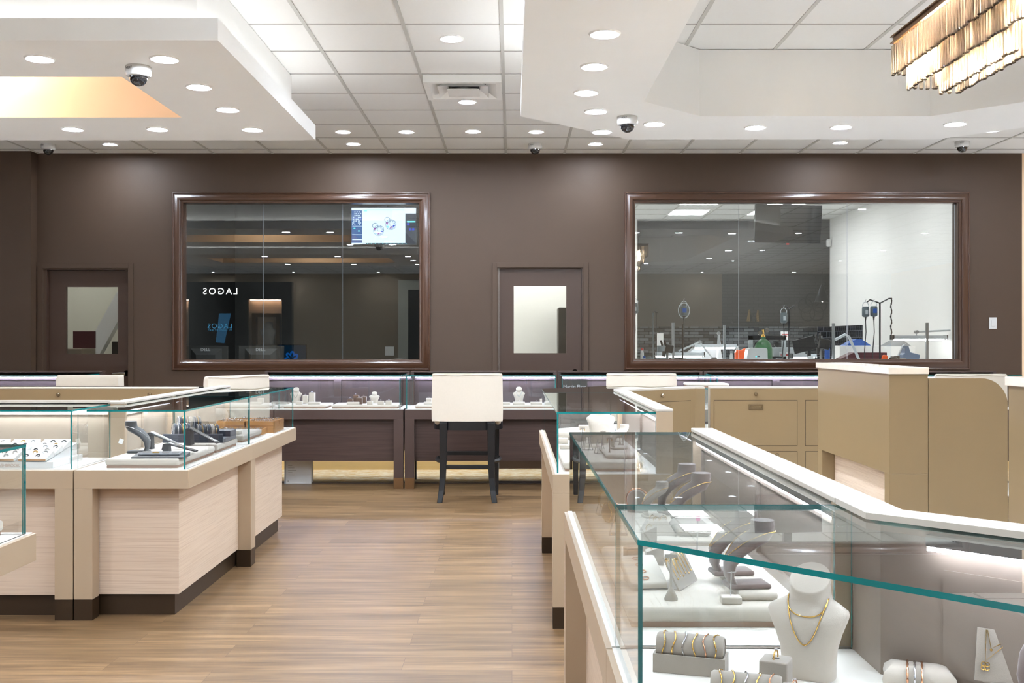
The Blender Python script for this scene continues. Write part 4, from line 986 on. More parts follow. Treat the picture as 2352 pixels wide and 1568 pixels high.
# wedge with three rings
t = thing('ring_wedge', 'grey suede wedge holding three gold rings', 'ring stand', (.435, 3.17, zt))
MB().loft([[Vector((sx * w, y, z)) for sx, y in ((-1, y0), (1, y0), (1, y1), (-1, y1))] for (w, y0, y1, z) in ((.048, -.055, .045, 0), (.046, -.055, .044, .002), (.03, -.022, .036, .034), (.029, -.02, .034, .036))]).build('body', 'suede_grey', t)
for i, (dx, dy) in enumerate(((-.012, .02), (-.004, -.004), (.02, .012))): ring('gold ring at the ' + ('back', 'front', 'right')[i] + ' of the grey suede wedge', (.435 + dx, 3.17 + dy, zt + .032), .3, group='rings on the grey wedge')
t = thing('ring_post', 'slant topped grey ring post with one gold ring', 'ring stand', (.375, 2.90, zt))
MB().prism([(-.02, 0), (.02, 0), (.02, .068), (-.02, .05)], -.016, .016, 'y').build('post', 'suede_grey', t, bevel=.001)
ring('gold ring on the slant topped grey post', (.375, 2.90, zt + .054), .4)
t = thing('ring_post', 'lower slant topped grey ring post in front of the taller one', 'ring stand', (.365, 2.72, zt))
MB().prism([(-.022, 0), (.022, 0), (.022, .05), (-.022, .034)], -.018, .018, 'y').build('post', 'suede_grey', t, bevel=.001)
ring('gold ring on the lower slant topped grey post', (.365, 2.72, zt + .038), .4)
block('plain brown suede block behind the corner of the near glass', (.30, 2.66, zt), .034, .034, .055, 'suede_brown', .2, hole=False)
# brown bracelet cushion with easels
t = one(MB().lathe([(.001, 0), (.014, .002), (.027, .012), (.031, .028), (.027, .046), (.014, .056), (.001, .058)], 20, sy=1.5), 'bracelet_cushion', 'suede_brown', 'round brown suede bracelet cushion on the far pad', 'bracelet cushion', (.315, 3.36, zt), .2, smooth=60)
for i in range(3):
    b = MB(); n = 30; b.tube([(-.014 + .014 * i + .002 * math.sin(q), .043 * math.cos(2 * PI * q / n), .029 + .031 * math.sin(2 * PI * q / n)) for q in range(n)], [.0026 if q % 2 else .0012 for q in range(n)], 6, 0, True)
    one(b, 'bracelet', ('gold', 'gold', 'rose_gold')[i], ('left', 'middle', 'right')[i] + ' gold charm bracelet round the brown cushion', 'bracelet', (.315, 3.36, zt), .2, 'bracelets on the brown cushion', 60)
easel('small clear stand behind the brown bracelet cushion', (.305, 3.5, zt), .2)
one(MB().tube([(.02 * math.cos(a), 0, .03 + .026 * math.sin(a)) for a in [2 * PI * q / 24 for q in range(24)]], [.003 if q % 2 else .0015 for q in range(24)], 6, 0, True), 'bracelet', 'gold', 'gold link bracelet hung on the clear stand behind the cushion', 'bracelet', (.305, 3.495, zt + .02), .2, smooth=60)
easel('small clear stand in front of the brown bracelet cushion', (.315, 3.14, zt), -.1, .06, .05)
# stem with pink tag
t = thing('tag_stand', 'thin clear stem with a pink tag in the aisle showcase', 'display stand', (.50, 2.86, zt)); MB().tube([(0, 0, 0), (0, 0, .02), (.001, 0, .09), (-.002, 0, .105)], .0018, 8).build('stem', 'clear_acrylic', t); MB().soft(-.014, .014, -.01, .01, 0, .003, .003, e=3).build('foot', 'clear_acrylic', t); MB().box(-.003, .007, -.004, -.003, .088, .104).build('tag', 'pink_tag', t)
# near pad
t = thing('ring_cushion', 'tilted white pad with four rose gold hoops at the near pad', 'ring stand', (.305, 2.5, zt), .15)
MB().soft(-.044, .044, -.062, .062, .0, .017, .005, T=TR(0, 0, .004, rx=math.radians(20)) @ TR(0, 0, .02)).build('cushion', 'suede_white', t, smooth=45)
MB().box(-.03, .03, .02, .05, 0, .036).build('prop', 'suede_white', t)
for i in range(4):
    v = TR(.305, 2.5, zt, rz=.15) @ TR(0, 0, .004, rx=math.radians(20)) @ Vector((-.005, -.042 + .028 * i, .0385)); o = MB().tube([(.0085 * math.cos(a), .006 * math.sin(a), 0) for a in [2 * PI * q / 20 for q in range(20)]], .0013, 6, 0, True)
    o = o.build('earring', 'rose_gold', loc=v, rot=(math.radians(20), 0, .15), smooth=60); tag(o, ('nearest', 'second', 'third', 'farthest')[i] + ' rose gold hoop on the tilted white pad', 'earring', 'rose gold hoops on the tilted pad')
tstand('grey cone footed stand with gold drop earrings, front of the near pad', (.352, 2.345, zt), .105, earr='the front cone footed stand')
t = thing('necklace_card', 'slanted pale card with fine gold necklaces', 'display card', (.415, 2.48, zt), math.radians(62))
MB().box(-.065, .065, 0, .004, 0, .085, T=TR(rx=math.radians(-28))).build('card', 'suede_grey', t); MB().box(-.06, .06, 0, .06, 0, .003).build('foot', 'suede_grey', t)
for i in range(6):
    TTc = TR(.415, 2.48, zt, rz=math.radians(62)) @ TR(rx=math.radians(-28)); x = -.05 + .019 * i
    b = MB().tube([TTc @ Vector(p) for p in ((x - .004, -.0012, .08), (x - .002, -.0016, .05), (x, -.0018, .028 + .004 * (i % 2)), (x + .002, -.0016, .05), (x + .004, -.0012, .08))], .0007, 5); b.lathe([(.0002, -.003), (.0024, 0), (.0002, .003)], 6, c=TTc @ Vector((x, -.003, .026 + .004 * (i % 2))))
    o = b.build('necklace', 'gold', smooth=60); tag(o, ('first', 'second', 'third', 'fourth', 'fifth', 'sixth')[i] + ' fine gold necklace from the left on the slanted card', 'necklace', 'necklaces on the slanted card')
zb2 = pad('raised white block under the nearer mauve pair', .50, .588, 2.33, 2.62, zt, .02, base=False)
for lab, c, (x, y) in (('mauve neck form on the white block, farther one', 'gold necklace with an oval gold drop on the farther form of the white block', (.538, 2.52)), ('mauve neck form on the white block, nearer one', 'gold necklace with diamonds on the nearer form of the white block', (.545, 2.385))):
    arch(lab, (x, y, zb2), -HP + .1, .15); arch_chain(c, (x, y, zb2), -HP + .1, .15, pend='diamond')
t = thing('earring_stand', 'thin pin stand on a small white cube, near pad', 'earring stand', (.478, 2.315, zt)); MB().soft(-.022, .022, -.015, .015, 0, .016, .003, e=3).build('cube', 'suede_white', t); MB().tube([(0, 0, .016), (.002, 0, .07)], .0016, 8).tube([(-.008, 0, .066), (.012, 0, .068)], .001, 6).build('pin', 'silver', t)
# ---- angled case nearest the camera
roll('grey bracelet roll resting in a box, nearest case', (.335, 1.985, z0), -.32, .125, .024, True, 6, grp='boxed roll')
roll('grey bracelet roll lying in front of the boxed one', (.405, 1.83, z0), -.30, .12, .022, False, 5, grp='front roll')
bust('large white necklace bust in the nearest showcase', (.548, 1.955, z0), -.55, .182, 'suede_white')
bust_chain('short gold choker on the large white bust', (.548, 1.955, z0), -.55, .182, .17, r=.0011)
bust_chain('long diamond set gold chain on the large white bust', (.548, 1.955, z0), -.55, .182, .44, r=.0011, m='gold', top=.79)
block('tall grey ring cube with a wide gold and silver ring', (.472, 1.895, z0), .05, .05, .05, 'suede_grey', -.45); ring('wide gold and silver ring on the tall grey cube', (.472, 1.895, z0 + .045), 1.0, .0115)
block('low grey ring cube with a crossover ring, front', (.480, 1.80, z0), .046, .046, .03, 'suede_grey', -.45); ring('thin crossover ring on the low grey cube', (.480, 1.80, z0 + .025), .9, .0095, 'rose_gold')
t = one(MB().loft([[Vector((sx * w * .062, sy * d * .034, z)) for sx, sy in ((-1, -1), (-.6, -.86), (0, -.8), (.6, -.86), (1, -1), (.95, -.4), (.93, .4), (1, 1), (.6, .86), (0, .8), (-.6, .86), (-1, 1), (-.93, .4), (-.95, -.4))] for w, d, z in ((.8, .6, 0), (.96, .9, .008), (1, 1, .018), (.96, .9, .03), (.75, .55, .042))]), 'bracelet_pillow', 'suede_white', 'small white bracelet pillow at the bottom edge of the nearest case', 'bracelet pillow', (.725, 1.885, z0), -.35, smooth=60)
for i in range(3):
    b = MB(); n = 30; b.tube([(-.02 + .012 * i, .034 * math.cos(2 * PI * q / n), .0215 + .0235 * math.sin(2 * PI * q / n)) for q in range(n)], [.0024 if q % 2 else .0014 for q in range(n)], 6, 0, True)
    one(b, 'bracelet', ('rose_gold', 'silver', 'rose_gold')[i], ('left', 'middle', 'right')[i] + ' sparkling bracelet on the small white pillow', 'bracelet', (.725, 1.885, z0), -.35, 'bracelets on the white pillow', 60)
t = thing('display_pad', 'raised white block under the clover pendant card', 'display pad', (.88, 1.70, z0), -.72); MB().soft(-.12, .12, -.06, .07, 0, .036, .006).build('cushion', 'suede_white', t, smooth=45)
cl = Vector((.822, 1.800, z0 + .036)); crz = -.3
t = thing('necklace_card', 'pale upright card with a clover pendant and a heart pendant', 'display card', cl, crz); MB().box(-.033, .033, 0, .005, 0, .088, T=TR(rx=math.radians(-10), ry=math.radians(4))).build('card', 'suede_grey', t); MB().box(-.02, .02, 0, .04, 0, .003).build('foot', 'suede_grey', t)
TTc = TR(*cl, rz=crz) @ TR(rx=math.radians(-10), ry=math.radians(4))
b = MB().tube([TTc @ Vector(p) for p in ((-.017, -.001, .086), (-.010, -.002, .056), (0, -.001, .063), (.016, -.001, .072))], .0007, 5); b.lathe([(.0002, -.003), (.003, 0), (.0002, .003)], 8, c=TTc @ Vector((-.01, -.003, .054))); tag(b.build('necklace', 'gold'), 'short gold necklace with a small heart on the upright card', 'necklace')
b = MB().tube([TTc @ Vector(p) for p in ((-.019, -.001, .086), (-.018, -.002, .034), (.016, -.001, .07))], .0007, 5)
for a in range(4): b.tube([TTc @ Vector((-.018 + .0042 * math.cos(PI / 4 + a * HP) + .0036 * math.cos(q), -.003, .026 + .0042 * math.sin(PI / 4 + a * HP) + .0036 * math.sin(q))) for q in [2 * PI * j / 12 for j in range(12)]], .0009, 5, 0, True)
tag(b.build('necklace', 'gold'), 'long gold necklace with an open clover on the upright card', 'necklace')
arch('mauve neck form cut by the right edge of the picture', (.865, 1.655, z0 + .036), -HP + .5, .16); arch_chain('diamond chain on the mauve form at the right edge', (.865, 1.655, z0 + .036), -HP + .5, .16)
# ---- second case of the right island
zc = pad('long pale pad at the near half of the earring showcase', .245, .62, 5.02, 5.72)
zc = pad('long pale pad at the far half of the earring showcase', .245, .62, 5.80, 6.62)
zc2 = pad('raised white block at the right of the earring showcase', .46, .61, 5.16, 5.62, zc, .022, base=False)
for i, (px, py, h, w) in enumerate(((1400, 1049, .10, 'front middle'), (1385, 1031, .10, 'centre'), (1424, 1027, .085, 'front right'), (1431, 1031, .09, 'right, beside the white arch form'), (1338, 1012, .08, 'far left'))):
    p = P(px, py, zc); tstand('thin cone footed earring stand, ' + w + ' of the earring showcase', tuple(p), h, earr='the ' + w[:24] + ' stand')
for i, (px, py, w) in enumerate(((1378, 1041, 'front left'), (1349, 1033, 'left'), (1362, 1017, 'rear left'), (1419, 1013, 'rear right'))):
    p = P(px, py, zc); easel('small clear earring easel, ' + w + ' of the earring showcase', tuple(p), .3, .075)
    tag(MB().tube([(.012 * math.cos(a), -.004, .045 + .012 * math.sin(a)) for a in [2 * PI * q / 20 for q in range(20)]], .0012, 6, 0, True).build('earring', 'silver', loc=p, rot=.3), 'silver hoop on the ' + w + ' clear easel', 'earring')
arch('white neck form on the raised block of the earring showcase', (.56, 5.42, zc2), -HP + .2, .125, 'suede_white')
bust('wide white necklace bust leaning at the back of the earring showcase', (.50, 6.0, zc), .5, .205, 'suede_white', wide=1.1)
o = one(MB().soft(-.1, .1, -.04, .04, 0, .05, .02), 'bracelet_pillow', 'suede_white', 'flat white pillow at the left of the earring showcase', 'bracelet pillow', (.33, 6.2, zc), .1, smooth=60)
for i, (x, y, w, d, h) in enumerate(((.285, 5.95, .06, .05, .03), (.29, 5.72 - .08, .07, .05, .022), (.45, 6.35, .1, .05, .07), (.40, 6.1, .05, .05, .04))):
    block(('left rear', 'left front', 'tall rear', 'middle')[i] + ' white block in the earring showcase', (x, y, zc), w, d, h)
# ---- left island, near case
zl = pad('large cream pad under the black stands', -1.985, -1.625, 5.16, 5.80)
zl = pad('cream pad under the round black bangle rack', -1.985, -1.63, 5.86, 6.30)
arch('black necklace form with a silver drop, left island', (-1.935, 5.44, zl), HP, .163, 'suede_black'); arch_chain('silver chain with a long drop on the black form', (-1.935, 5.44, zl), HP, .163, 'silver', .0011, 'silver')
o = one(MB().box(-.011, .011, 0, .0008, 0, .026, T=TR(ry=.35)), 'price_tag', 'paper_white', 'small white price tag hanging behind the black form', 'price tag', (-2.02, 5.46, zl + .045)); 
t = thing('ring_tray', 'low black sloping tray with four bar pins', 'ring tray', (-1.735, 5.235, zl), .02)
MB().prism([(-.058, 0), (.058, 0), (.058, .02), (-.058, .007)], -.128, .128, 'x').build('tray', 'suede_black', t, bevel=.001)
MB().box(-.1, .1, -.032, .04, .0165, .0215, T=TR(rx=math.radians(6.4))).build('insert', 'navy_velvet', t)
for i in range(4):
    b = MB().tube([(-.017, 0, 0), (.017, 0, 0)], .003, 6).torus((0, 0, 0), .004, .001, n=10, m=4); o = b.build('bar_pin', 'silver' if i != 1 else 'gold', loc=(-1.735 - .072 + .048 * i, 5.232, zl + .024)); tag(o, ('leftmost', 'second', 'third', 'rightmost')[i] + ' jewelled bar on the low black tray', 'brooch', 'bars on the low black tray')
ramp('black ramp with two silver bracelets behind the drop necklace', (-1.845, 5.63, zl), -.12, .21, .04, .085, 2)
ramp('short grey ramp with a bead bracelet in front', (-1.70, 5.42, zl), -.18, .185, .034, .048, 1)
ramp('black ramp with two wide bracelets beside the bangle rack', (-1.715, 5.86, zl), -.15, .19, .05, .09, 2)
t = thing('bangle_rack', 'black velvet rack of round bangle discs', 'bracelet stand', (-1.80, 6.09, zl))
MB().box(-.17, .17, -.12, .17, 0, .022).box(-.17, .17, -.12, -.112, .022, .05).box(-.17, .17, .04, .17, .022, .055).build('tray', 'navy_velvet', t, bevel=.002)
k = 0
for (yy, zz, xs) in ((-.06, .062, (.02, .045, .07, .095, .12)), (-.055, .068, (-.12, -.095, -.07, -.045)), (.105, .095, (-.14, -.115, -.08, -.055, -.03))):
    for x in xs:
        k += 1
        MB().lathe([(.001, -.007), (.034, -.007), (.038, -.003), (.038, .003), (.034, .007), (.001, .007)], 24, T=TR(x, yy, zz, rz=.5) @ TR(ry=HP)).build('velvet_disc', 'navy_velvet' if k % 4 else 'suede_grey', t, smooth=40)
        n = 30; b = MB().tube([TR(x - .006, yy, zz, rz=.5) @ Vector((-.006, .039 * math.cos(2 * PI * q / n), .039 * math.sin(2 * PI * q / n))) for q in range(n)], [.0022 if q % 2 else .0012 for q in range(n)], 5, 0, True)
        o = b.build('bangle', ('silver', 'diamond', 'gold')[k % 3], loc=(-1.80, 6.09, zl), smooth=60); tag(o, 'thin jewelled bangle round a disc of the black bangle rack', 'bracelet', 'bangles on the black rack')
# ---- left island, far case
zf = pad('cream pad in front of the wooden trays', -1.985, -1.64, 6.46, 6.95, m='suede_grey')
block('low white ring slab on the cream pad before the wooden trays', (-1.76, 6.55, zf), .16, .08, .022, hole=False)
def wtray(label, x, y, z, w, d, h, seed, full=True):
    t = thing('wooden_tray', label, 'wooden tray', (x, y, z), 0, 'wooden ring trays')
    MB().ring(rect(-w / 2, w / 2, -d / 2, d / 2), rect(-w / 2 + .008, w / 2 - .008, -d / 2 + .008, d / 2 - .008), 0, h).box(-w / 2 + .007, w / 2 - .007, -d / 2 + .007, d / 2 - .007, 0, h * .5).build('box', 'tray_wood', t)
    MB().box(-w / 2 + .009, w / 2 - .009, -d / 2 + .009, d / 2 - .009, h * .5, h * .72).build('lining', 'navy_velvet', t)
    return t
def stones(label, x, y, z, w, d, nx, ny, seed):
    rnd = random.Random(seed)
    for i in range(nx):
        for j in range(ny):
            if rnd.random() < .15: continue
            r = rnd.uniform(.0075, .0095); b = MB().torus((0, 0, 0), r, .0017, n=12, m=5).lathe([(.0002, -.002), (.004, .001), (.0002, .003)], 6, c=(0, 0, r + .001))
            o = b.build('ring', 'silver', loc=(x - w / 2 + w * (i + .5) / nx, y - d / 2 + d * (j + .5) / ny, z + .003), rot=rnd.uniform(-.4, .4)); tag(o, label, 'ring', label[:60])
wtray('lower front wooden tray of the stack, left island', -1.80, 7.05, z0, .30, .16, .038, 1); stones('silver ring in the lower front wooden tray', -1.80, 7.05, z0 + .03, .27, .13, 8, 2, 1)
wtray('deep wooden box under the upper trays at the glass', -1.70, 7.30, z0, .19, .3, .05, 2)
wtray('deep wooden box under the upper trays, rear side', -1.90, 7.30, z0, .19, .3, .05, 2)
for i, (x, y, w) in enumerate(((-1.90, 7.22, 'front left'), (-1.70, 7.22, 'front right'), (-1.90, 7.38, 'rear left'), (-1.70, 7.38, 'rear right'))):
    wtray('upper wooden ring tray, ' + w + ' of four', x, y, z0 + .05, .19, .15, .03, i); stones('silver ring in the upper wooden tray, ' + w, x, y, z0 + .075, .16, .12, 5, 2, i + 5)
# ---- left island, case at the left edge
t = thing('logo_platform', 'white platform with brown maker lettering under the ring trays', 'display platform', (-2.235, 5.155, z0))
MB().box(-1.0, 0, 0, .36, 0, .03).build('platform', 'plastic_white', t, bevel=.001)
MB().prism([(.0, .03), (.36, .03), (.36, .09)], -1.0, -.03, 'x').build('step', 'plastic_white', t)
text('lettering', 'LASHBROOK', .0205, 'letter_brown', t, (-.112, -.001, .007), depth=.0008, align='RIGHT' if False else 'LEFT', spacing=.95)
tt = [c for c in kids(t) if c.name.startswith('lettering')][0]; tt.location.x = -.275
rt = None
rnd = random.Random(3)
for ci, cx in enumerate((-2.335, -2.49, -2.645, -2.80)):
    for ri, (yy, zz) in enumerate(((5.20, .035), (5.30, .052), (5.40, .069))):
        lab = 'slanted white ring tray, ' + ('nearest', 'middle', 'far')[ri] + ' row, ' + ('first', 'second', 'third', 'fourth')[ci] + ' from the right'
        if rt is None:
            rt = thing('ring_tray', lab, 'ring tray', (cx, yy, z0 + zz), 0, 'slanted white ring trays')
            MB().prism([(-.048, 0), (.048, .012), (.048, .045), (-.048, .012)], -.068, .068, 'x').build('tray', 'plastic_white', rt, bevel=.001)
            MB().box(-.066, .066, -.0485, -.048, .002, .008).build('label_strip', 'tray_wood', rt)
        else: dup(rt, lab, (cx, yy, z0 + zz))
        for q in range(4):
            x, y = cx - .04 + .027 * q + rnd.uniform(-.004, .004), yy - .022 + .038 * (q % 2)
            z = z0 + zz + .012 + (y - yy + .048) * .33
            b = MB().torus((0, 0, .004), .0105, .003, n=14, m=5); o = b.build('ring', ('black_metal', 'gold', 'black_metal', 'grey_metal', 'silver')[(q + ci + 2 * ri) % 5], loc=(x, y, z), rot=(-.9, 0, rnd.uniform(-.3, .3)), smooth=60)
            tag(o, 'band ring in the ' + lab[:70], 'ring', 'rings in the slanted white trays')
pad('white pad in the nearest left showcase, cut by the picture edge', -2.05, -1.60 - .02, 3.05, 3.38, h=.05)
# ---- dark cases along the back wall
zz = DK + .0035
def bp(px, d=9.95, z=0): return ((px - 1176) * d / F, d, zz + .033 + z)
for i, (a, b_, n) in enumerate(((592, 755, 'left'), (765, 918, 'right'), (955, 1100, 'left'), (1110, 1262, 'right'), (1310, 1450, 'left'), (1460, 1610, 'right'), (1650, 1850, 'left'))):
    xa, xb = (a - 1176) * 9.85 / F, (b_ - 1176) * 9.85 / F
    pad(n + ' cream pad in the dark showcase ' + ('under the left window', 'behind the aisle stool', 'before the centre door', 'under the workshop window')[i // 2], xa, xb, 9.73, 10.12, h=.033)
bust('white bust with a thin chain in the dark showcase under the left window', bp(680, 10.02), 0, .135, 'suede_white'); bust_chain('thin silver chain on the white bust under the left window', bp(680, 10.02), 0, .135, .4, 'silver', .0012)
bust('low wide white bust in the dark showcase under the left window', bp(860, 10.02), 0, .098, 'suede_white', wide=1.25)
bust('cream bust with a pearl string in the dark showcase before the centre door', bp(1192, 10.02), 0, .14, 'suede_white'); bust_chain('white pearl string on the cream bust before the centre door', bp(1192, 10.02), 0, .14, .33, 'plastic_white', .003)
bust('cream bust in the dark showcase right of the centre door', bp(1368, 10.02), 0, .14, 'suede_white')
GBk = 'ring blocks in the dark wall showcases'
for i, (px, d, w, h, m, nm) in enumerate(((702, 10.0, .05, .075, 'suede_white', 'shorter tall white block beside the thin chain bust'), (717, 10.02, .052, .1, 'suede_white', 'taller tall white block beside the thin chain bust'),
    (640, 9.9, .13, .02, 'suede_white', 'long white slab at the left, under the left window'), (661, 9.88, .04, .02, 'suede_white', 'small white slab before the thin chain bust'), (688, 9.84, .055, .03, 'suede_white', 'tilted white slab before the tall blocks'), (722, 9.84, .11, .022, 'suede_white', 'flat white slab right of the tall blocks'),
    (805, 9.95, .046, .045, 'suede_brown', 'leftmost brown ring block'), (818, 10.03, .05, .075, 'suede_brown', 'tallest rear brown ring block'), (826, 9.86, .05, .06, 'suede_brown', 'front brown ring block'), (836, 10.0, .048, .065, 'suede_brown', 'right rear brown ring block'),
    (811, 9.80, .11, .024, 'suede_white', 'flat white slab before the brown ring blocks'), (850, 9.8, .05, .034, 'suede_white', 'white ring block left of three under the wide bust'), (875, 9.8, .055, .034, 'suede_white', 'white ring block middle of three under the wide bust'), (893, 9.82, .055, .036, 'suede_white', 'white ring block right of three under the wide bust'),
    (986, 9.85, .1, .022, 'suede_white', 'white slab left of the aisle stool back'), (985, 9.98, .05, .05, 'suede_white', 'white block left of the aisle stool back'),
    (1163, 9.82, .07, .022, 'suede_white', 'white slab just right of the aisle stool back'), (1192, 9.82, .11, .024, 'suede_white', 'white slab before the pearl bust'), (1232, 9.84, .11, .022, 'suede_white', 'white slab right of the pearl bust'), (1246, 9.95, .05, .045, 'suede_white', 'small white box right of the pearl bust'),
    (1700, 9.95, .13, .045, 'suede_white', 'white row stand behind the gold cabinets'))):
    loc = bp(px, d); block(nm, loc, w, .06, h, m, 0, 'ring_block', GBk, hole=False)
    if h > .03 or w > .1: ring('small silver ring on the ' + nm[:60], (loc[0], loc[1] - .005, loc[2] + h - .002), .3, .008, 'silver')
t = thing('brand_plaque', 'grey plaque with pale script lettering in the dark case right of the centre door', 'plaque', (.60, 10.12, DK + .12)); MB().box(-.12, .12, 0, .008, 0, .14).build('plaque', 'charcoal_wall', t); MB().box(-.12, .12, 0, .05, -.116, -.11).box(-.01, .01, 0.01, .02, -.116, 0.01).build('stand', 'charcoal_wall', t)
o = text('lettering', 'Martin Flyer', .045, 'pale_metal', t, (0, -.001, .055), (PI / 2, 0, 0), .001)
# padded cream tray lying on the glass of the far row
pad('cream tray lying on the glass top behind the gold cabinets', 1.26, 1.55, 7.55, 7.80, GT + .0005, .03, base=True)
# printed panel leaning under the first dark case
t = thing('printed_box', 'white printed carton standing under the dark case beside the left island', 'carton', (-2.03, 9.98, 0.0)); MB().box(-.10, .14, 0, .1, 0, .225).build('carton', 'paper_white', t, bevel=.002); MB().box(-.115, -.10, .0, .1, 0, .225).build('side_flap', 'pale_metal', t)
b = MB()
for i in range(5): b.box(-.08 + .0, -.08 + .04 + .02 * (i % 3), -.001, 0, .17 - .022 * i, .174 - .022 * i)
b.box(-.085, -.073, -.001, 0, .02, .03).build('printing', 'grid_metal', t)
# ------------------------------------------------------------------ chandelier over the right island
XC, CW = 2.052, 0.108
Y0c, Y1c = 3.80, 5.40
ch = thing('chandelier', 'long bronze framed chandelier with tiers of hanging crystal prisms, top right', 'chandelier', (XC, (Y0c + Y1c) / 2, 2.86))
hl = (Y1c - Y0c) / 2
b = MB(); b.ring(rect(-CW - .012, CW + .012, -hl - .012, hl + .012), rect(-CW, CW, -hl, hl), .030, .036).ring(rect(-CW - .002, CW + .002, -hl - .002, hl + .002), rect(-CW + .008, CW - .008, -hl + .008, hl - .008), .004, .03).ring(rect(-CW - .012, CW + .012, -hl - .012, hl + .012), rect(-CW, CW, -hl, hl), -.002, .004)
b.box(-CW, CW, -hl, hl, .031, .035); b.build('frame', 'bronze', ch)
MB().box(-.06, .06, -.25, .25, CEIL - 2.86 - .035, CEIL - 2.86 - .001).build('canopy', 'bronze', ch)
for y in (-.5, -.2, .2, .5): MB().tube([(0, y, .03), (0, y * .45, CEIL - 2.86 - .03)], .003, 6).build('cable', 'bronze', ch)
for i in range(27):
    y = -hl + .06 + i * (2 * hl - .12) / 26; zb_ = -(.05, .17, .29)[i % 3]
    if zb_ < -.2 and abs(y) > hl - .46: zb_ = -.11
    bb = MB().lathe([(.0005, 0), (.009, -.002), (.013, -.02), (.010, -.036), (.0005, -.045)], 10, c=(0, y, zb_)).build('bulb', 'bulb', ch, smooth=60)
    MB().lathe([(.004, -zb_ + .02), (.004, .0), (.012, -.0), (.012, -.004), (.004, -.006)], 8, c=(0, y, zb_ + .004)).build('socket', 'bronze', bb)
prisms = []
tiers = ((0, 0, -.002, .165), (.045, .09, -.05, .21), (.070, .43, -.12, .24))
for ti, (ix, iy, zt_, dp) in enumerate(tiers):
    xw, yl = CW - ix, hl - iy
    stp = .026
    n = int(2 * yl / stp)
    for s in (-1, 1):
        for k in range(n + 1):
            prisms.append((ti, s * xw, -yl + 2 * yl * k / n, zt_, dp))
    m_ = max(1, int(2 * xw / stp))
    for s in (-1, 1):
        for k in range(1, m_):
            prisms.append((ti, -xw + 2 * xw * k / m_, s * yl, zt_, dp))
def prism_mesh(b, x, y, z, L, rnd):
    a = .0085; z0_, z1_ = z - .012, z - L + rnd.uniform(-.004, .004)
    b.prism([(x - a, y - a * .9), (x + a, y - a * .9), (x + a, y + a * .9), (x - a, y + a * .9)], z1_ + .006, z0_)
    b.loft([[Vector((x + sx * a, y + sy * a * .9, z1_ + .006)) for sx, sy in ((-1, -1), (1, -1), (1, 1), (-1, 1))], [Vector((x + sx * a * .5, y + sy * a * .5, z1_)) for sx, sy in ((-1, -1), (1, -1), (1, 1), (-1, 1))]])
    b.box(x - .001, x + .001, y - .001, y + .001, z0_, z)
rnd = random.Random(11)
# the hundred nearest the left face and its far end are single drops, the rest one mass
def key(p): return (0 if p[1] < 0 or p[2] > .5 else 1, -p[2] if p[0] < 3 else 9)
prisms.sort(key=key)
rest = MB()
for i, (ti, x, y, z, L) in enumerate(prisms):
    if i < 100: b = MB(); prism_mesh(b, x, y, z, L, rnd); b.build('crystal_drop', 'crystal', ch)
    else: prism_mesh(rest, x, y, z, L, rnd)
o = rest.build('crystal_drops', 'crystal', ch); o['kind'] = 'stuff'
for ti, (ix, iy, zt_, dp) in enumerate(tiers[1:]):
    xw, yl = CW - ix, hl - iy
    MB().ring(rect(-xw - .003, xw + .003, -yl - .003, yl + .003), rect(-xw + .003, xw - .003, -yl + .003, yl - .003), zt_ - .002, zt_ + .003).build('tier_rail', 'bronze', ch)
# amber drum lamps in the left wells
t = thing('drum_lamp', 'round amber drum lamp in the opening of the left ceiling slab', 'pendant lamp', (-3.72, 6.62, 2.99), group='drum lamps of the left slabs')
MB().lathe([(.52, 0), (.53, .004), (.53, .2), (.52, .2)], 48).build('shade', 'warm_lamp', t, smooth=40)
MB().lathe([(.001, .002), (.519, .002), (.519, .010), (.001, .010)], 48).build('diffuser', 'warm_lamp', t)
MB().tube([(0, 0, .2), (0, 0, CEIL - 2.99)], .012, 10).build('stem', 'bronze', t)
dup(t, 'amber drum lamp in the near left slab, seen only in the window reflection', (-3.72, 2.4, 2.99))

# ------------------------------------------------------------------ dark design office behind the left window
ty = 12.0
t = thing('wall_screen', 'wide ceiling hung screen showing jewellery design software', 'screen', Pd(881.5, 519, ty), .0)
w_, h_ = 148 * ty / F, 84 * ty / F
MB().box(-w_ / 2 - .012, w_ / 2 + .012, .002, .05, -h_ / 2 - .014, h_ / 2 + .012).build('housing', 'screen_black', t, bevel=.003)
MB().box(-.03, .03, .02, .05, h_ / 2 + .01, CEIL - t.location.z - .03).build('hanger', 'black_metal', t)
MB().box(-w_ / 2, w_ / 2, 0, .0021, -h_ / 2, h_ / 2).build('picture', 'screen_page', t)
def scr(m, rects, y=-.0006, name='picture_detail'):
    b = MB()
    for (a, c, d, e) in rects: b.box(-w_ / 2 + a * w_, -w_ / 2 + c * w_, y, y + .0006, h_ / 2 - e * h_, h_ / 2 - d * h_)
    return b.build(name, m, t)
scr('screen_bar', [(0, .165, .07, .96)], name='tool_column'); scr('screen_dark', [(.835, 1, .16, 1), (.17, 1, .965, 1)], name='property_column')
r_ = random.Random(5)
scr('screen_page', [(.01 + .018 * i, .022 + .018 * i, .1 + .05 * j, .125 + .05 * j) for i in range(8) for j in range(8) if r_.random() < .55] + [(.01, .16, .5, .51), (.01, .16, .73, .745), (.01, .16, .86, .88), (.17, .22, .97, .995)], -.0012, 'tool_icons')
scr('screen_cyan', [(.17, .82, .055, .068), (.19, .24, .075, .1), (.86, .99, .36, .4), (.03, .06, .55, .58), (.1, .13, .62, .65)] + [(.24 + .03 * i, .252 + .03 * i, .972, .992) for i in range(0, 22, 2)], -.0013, 'accent_bars')
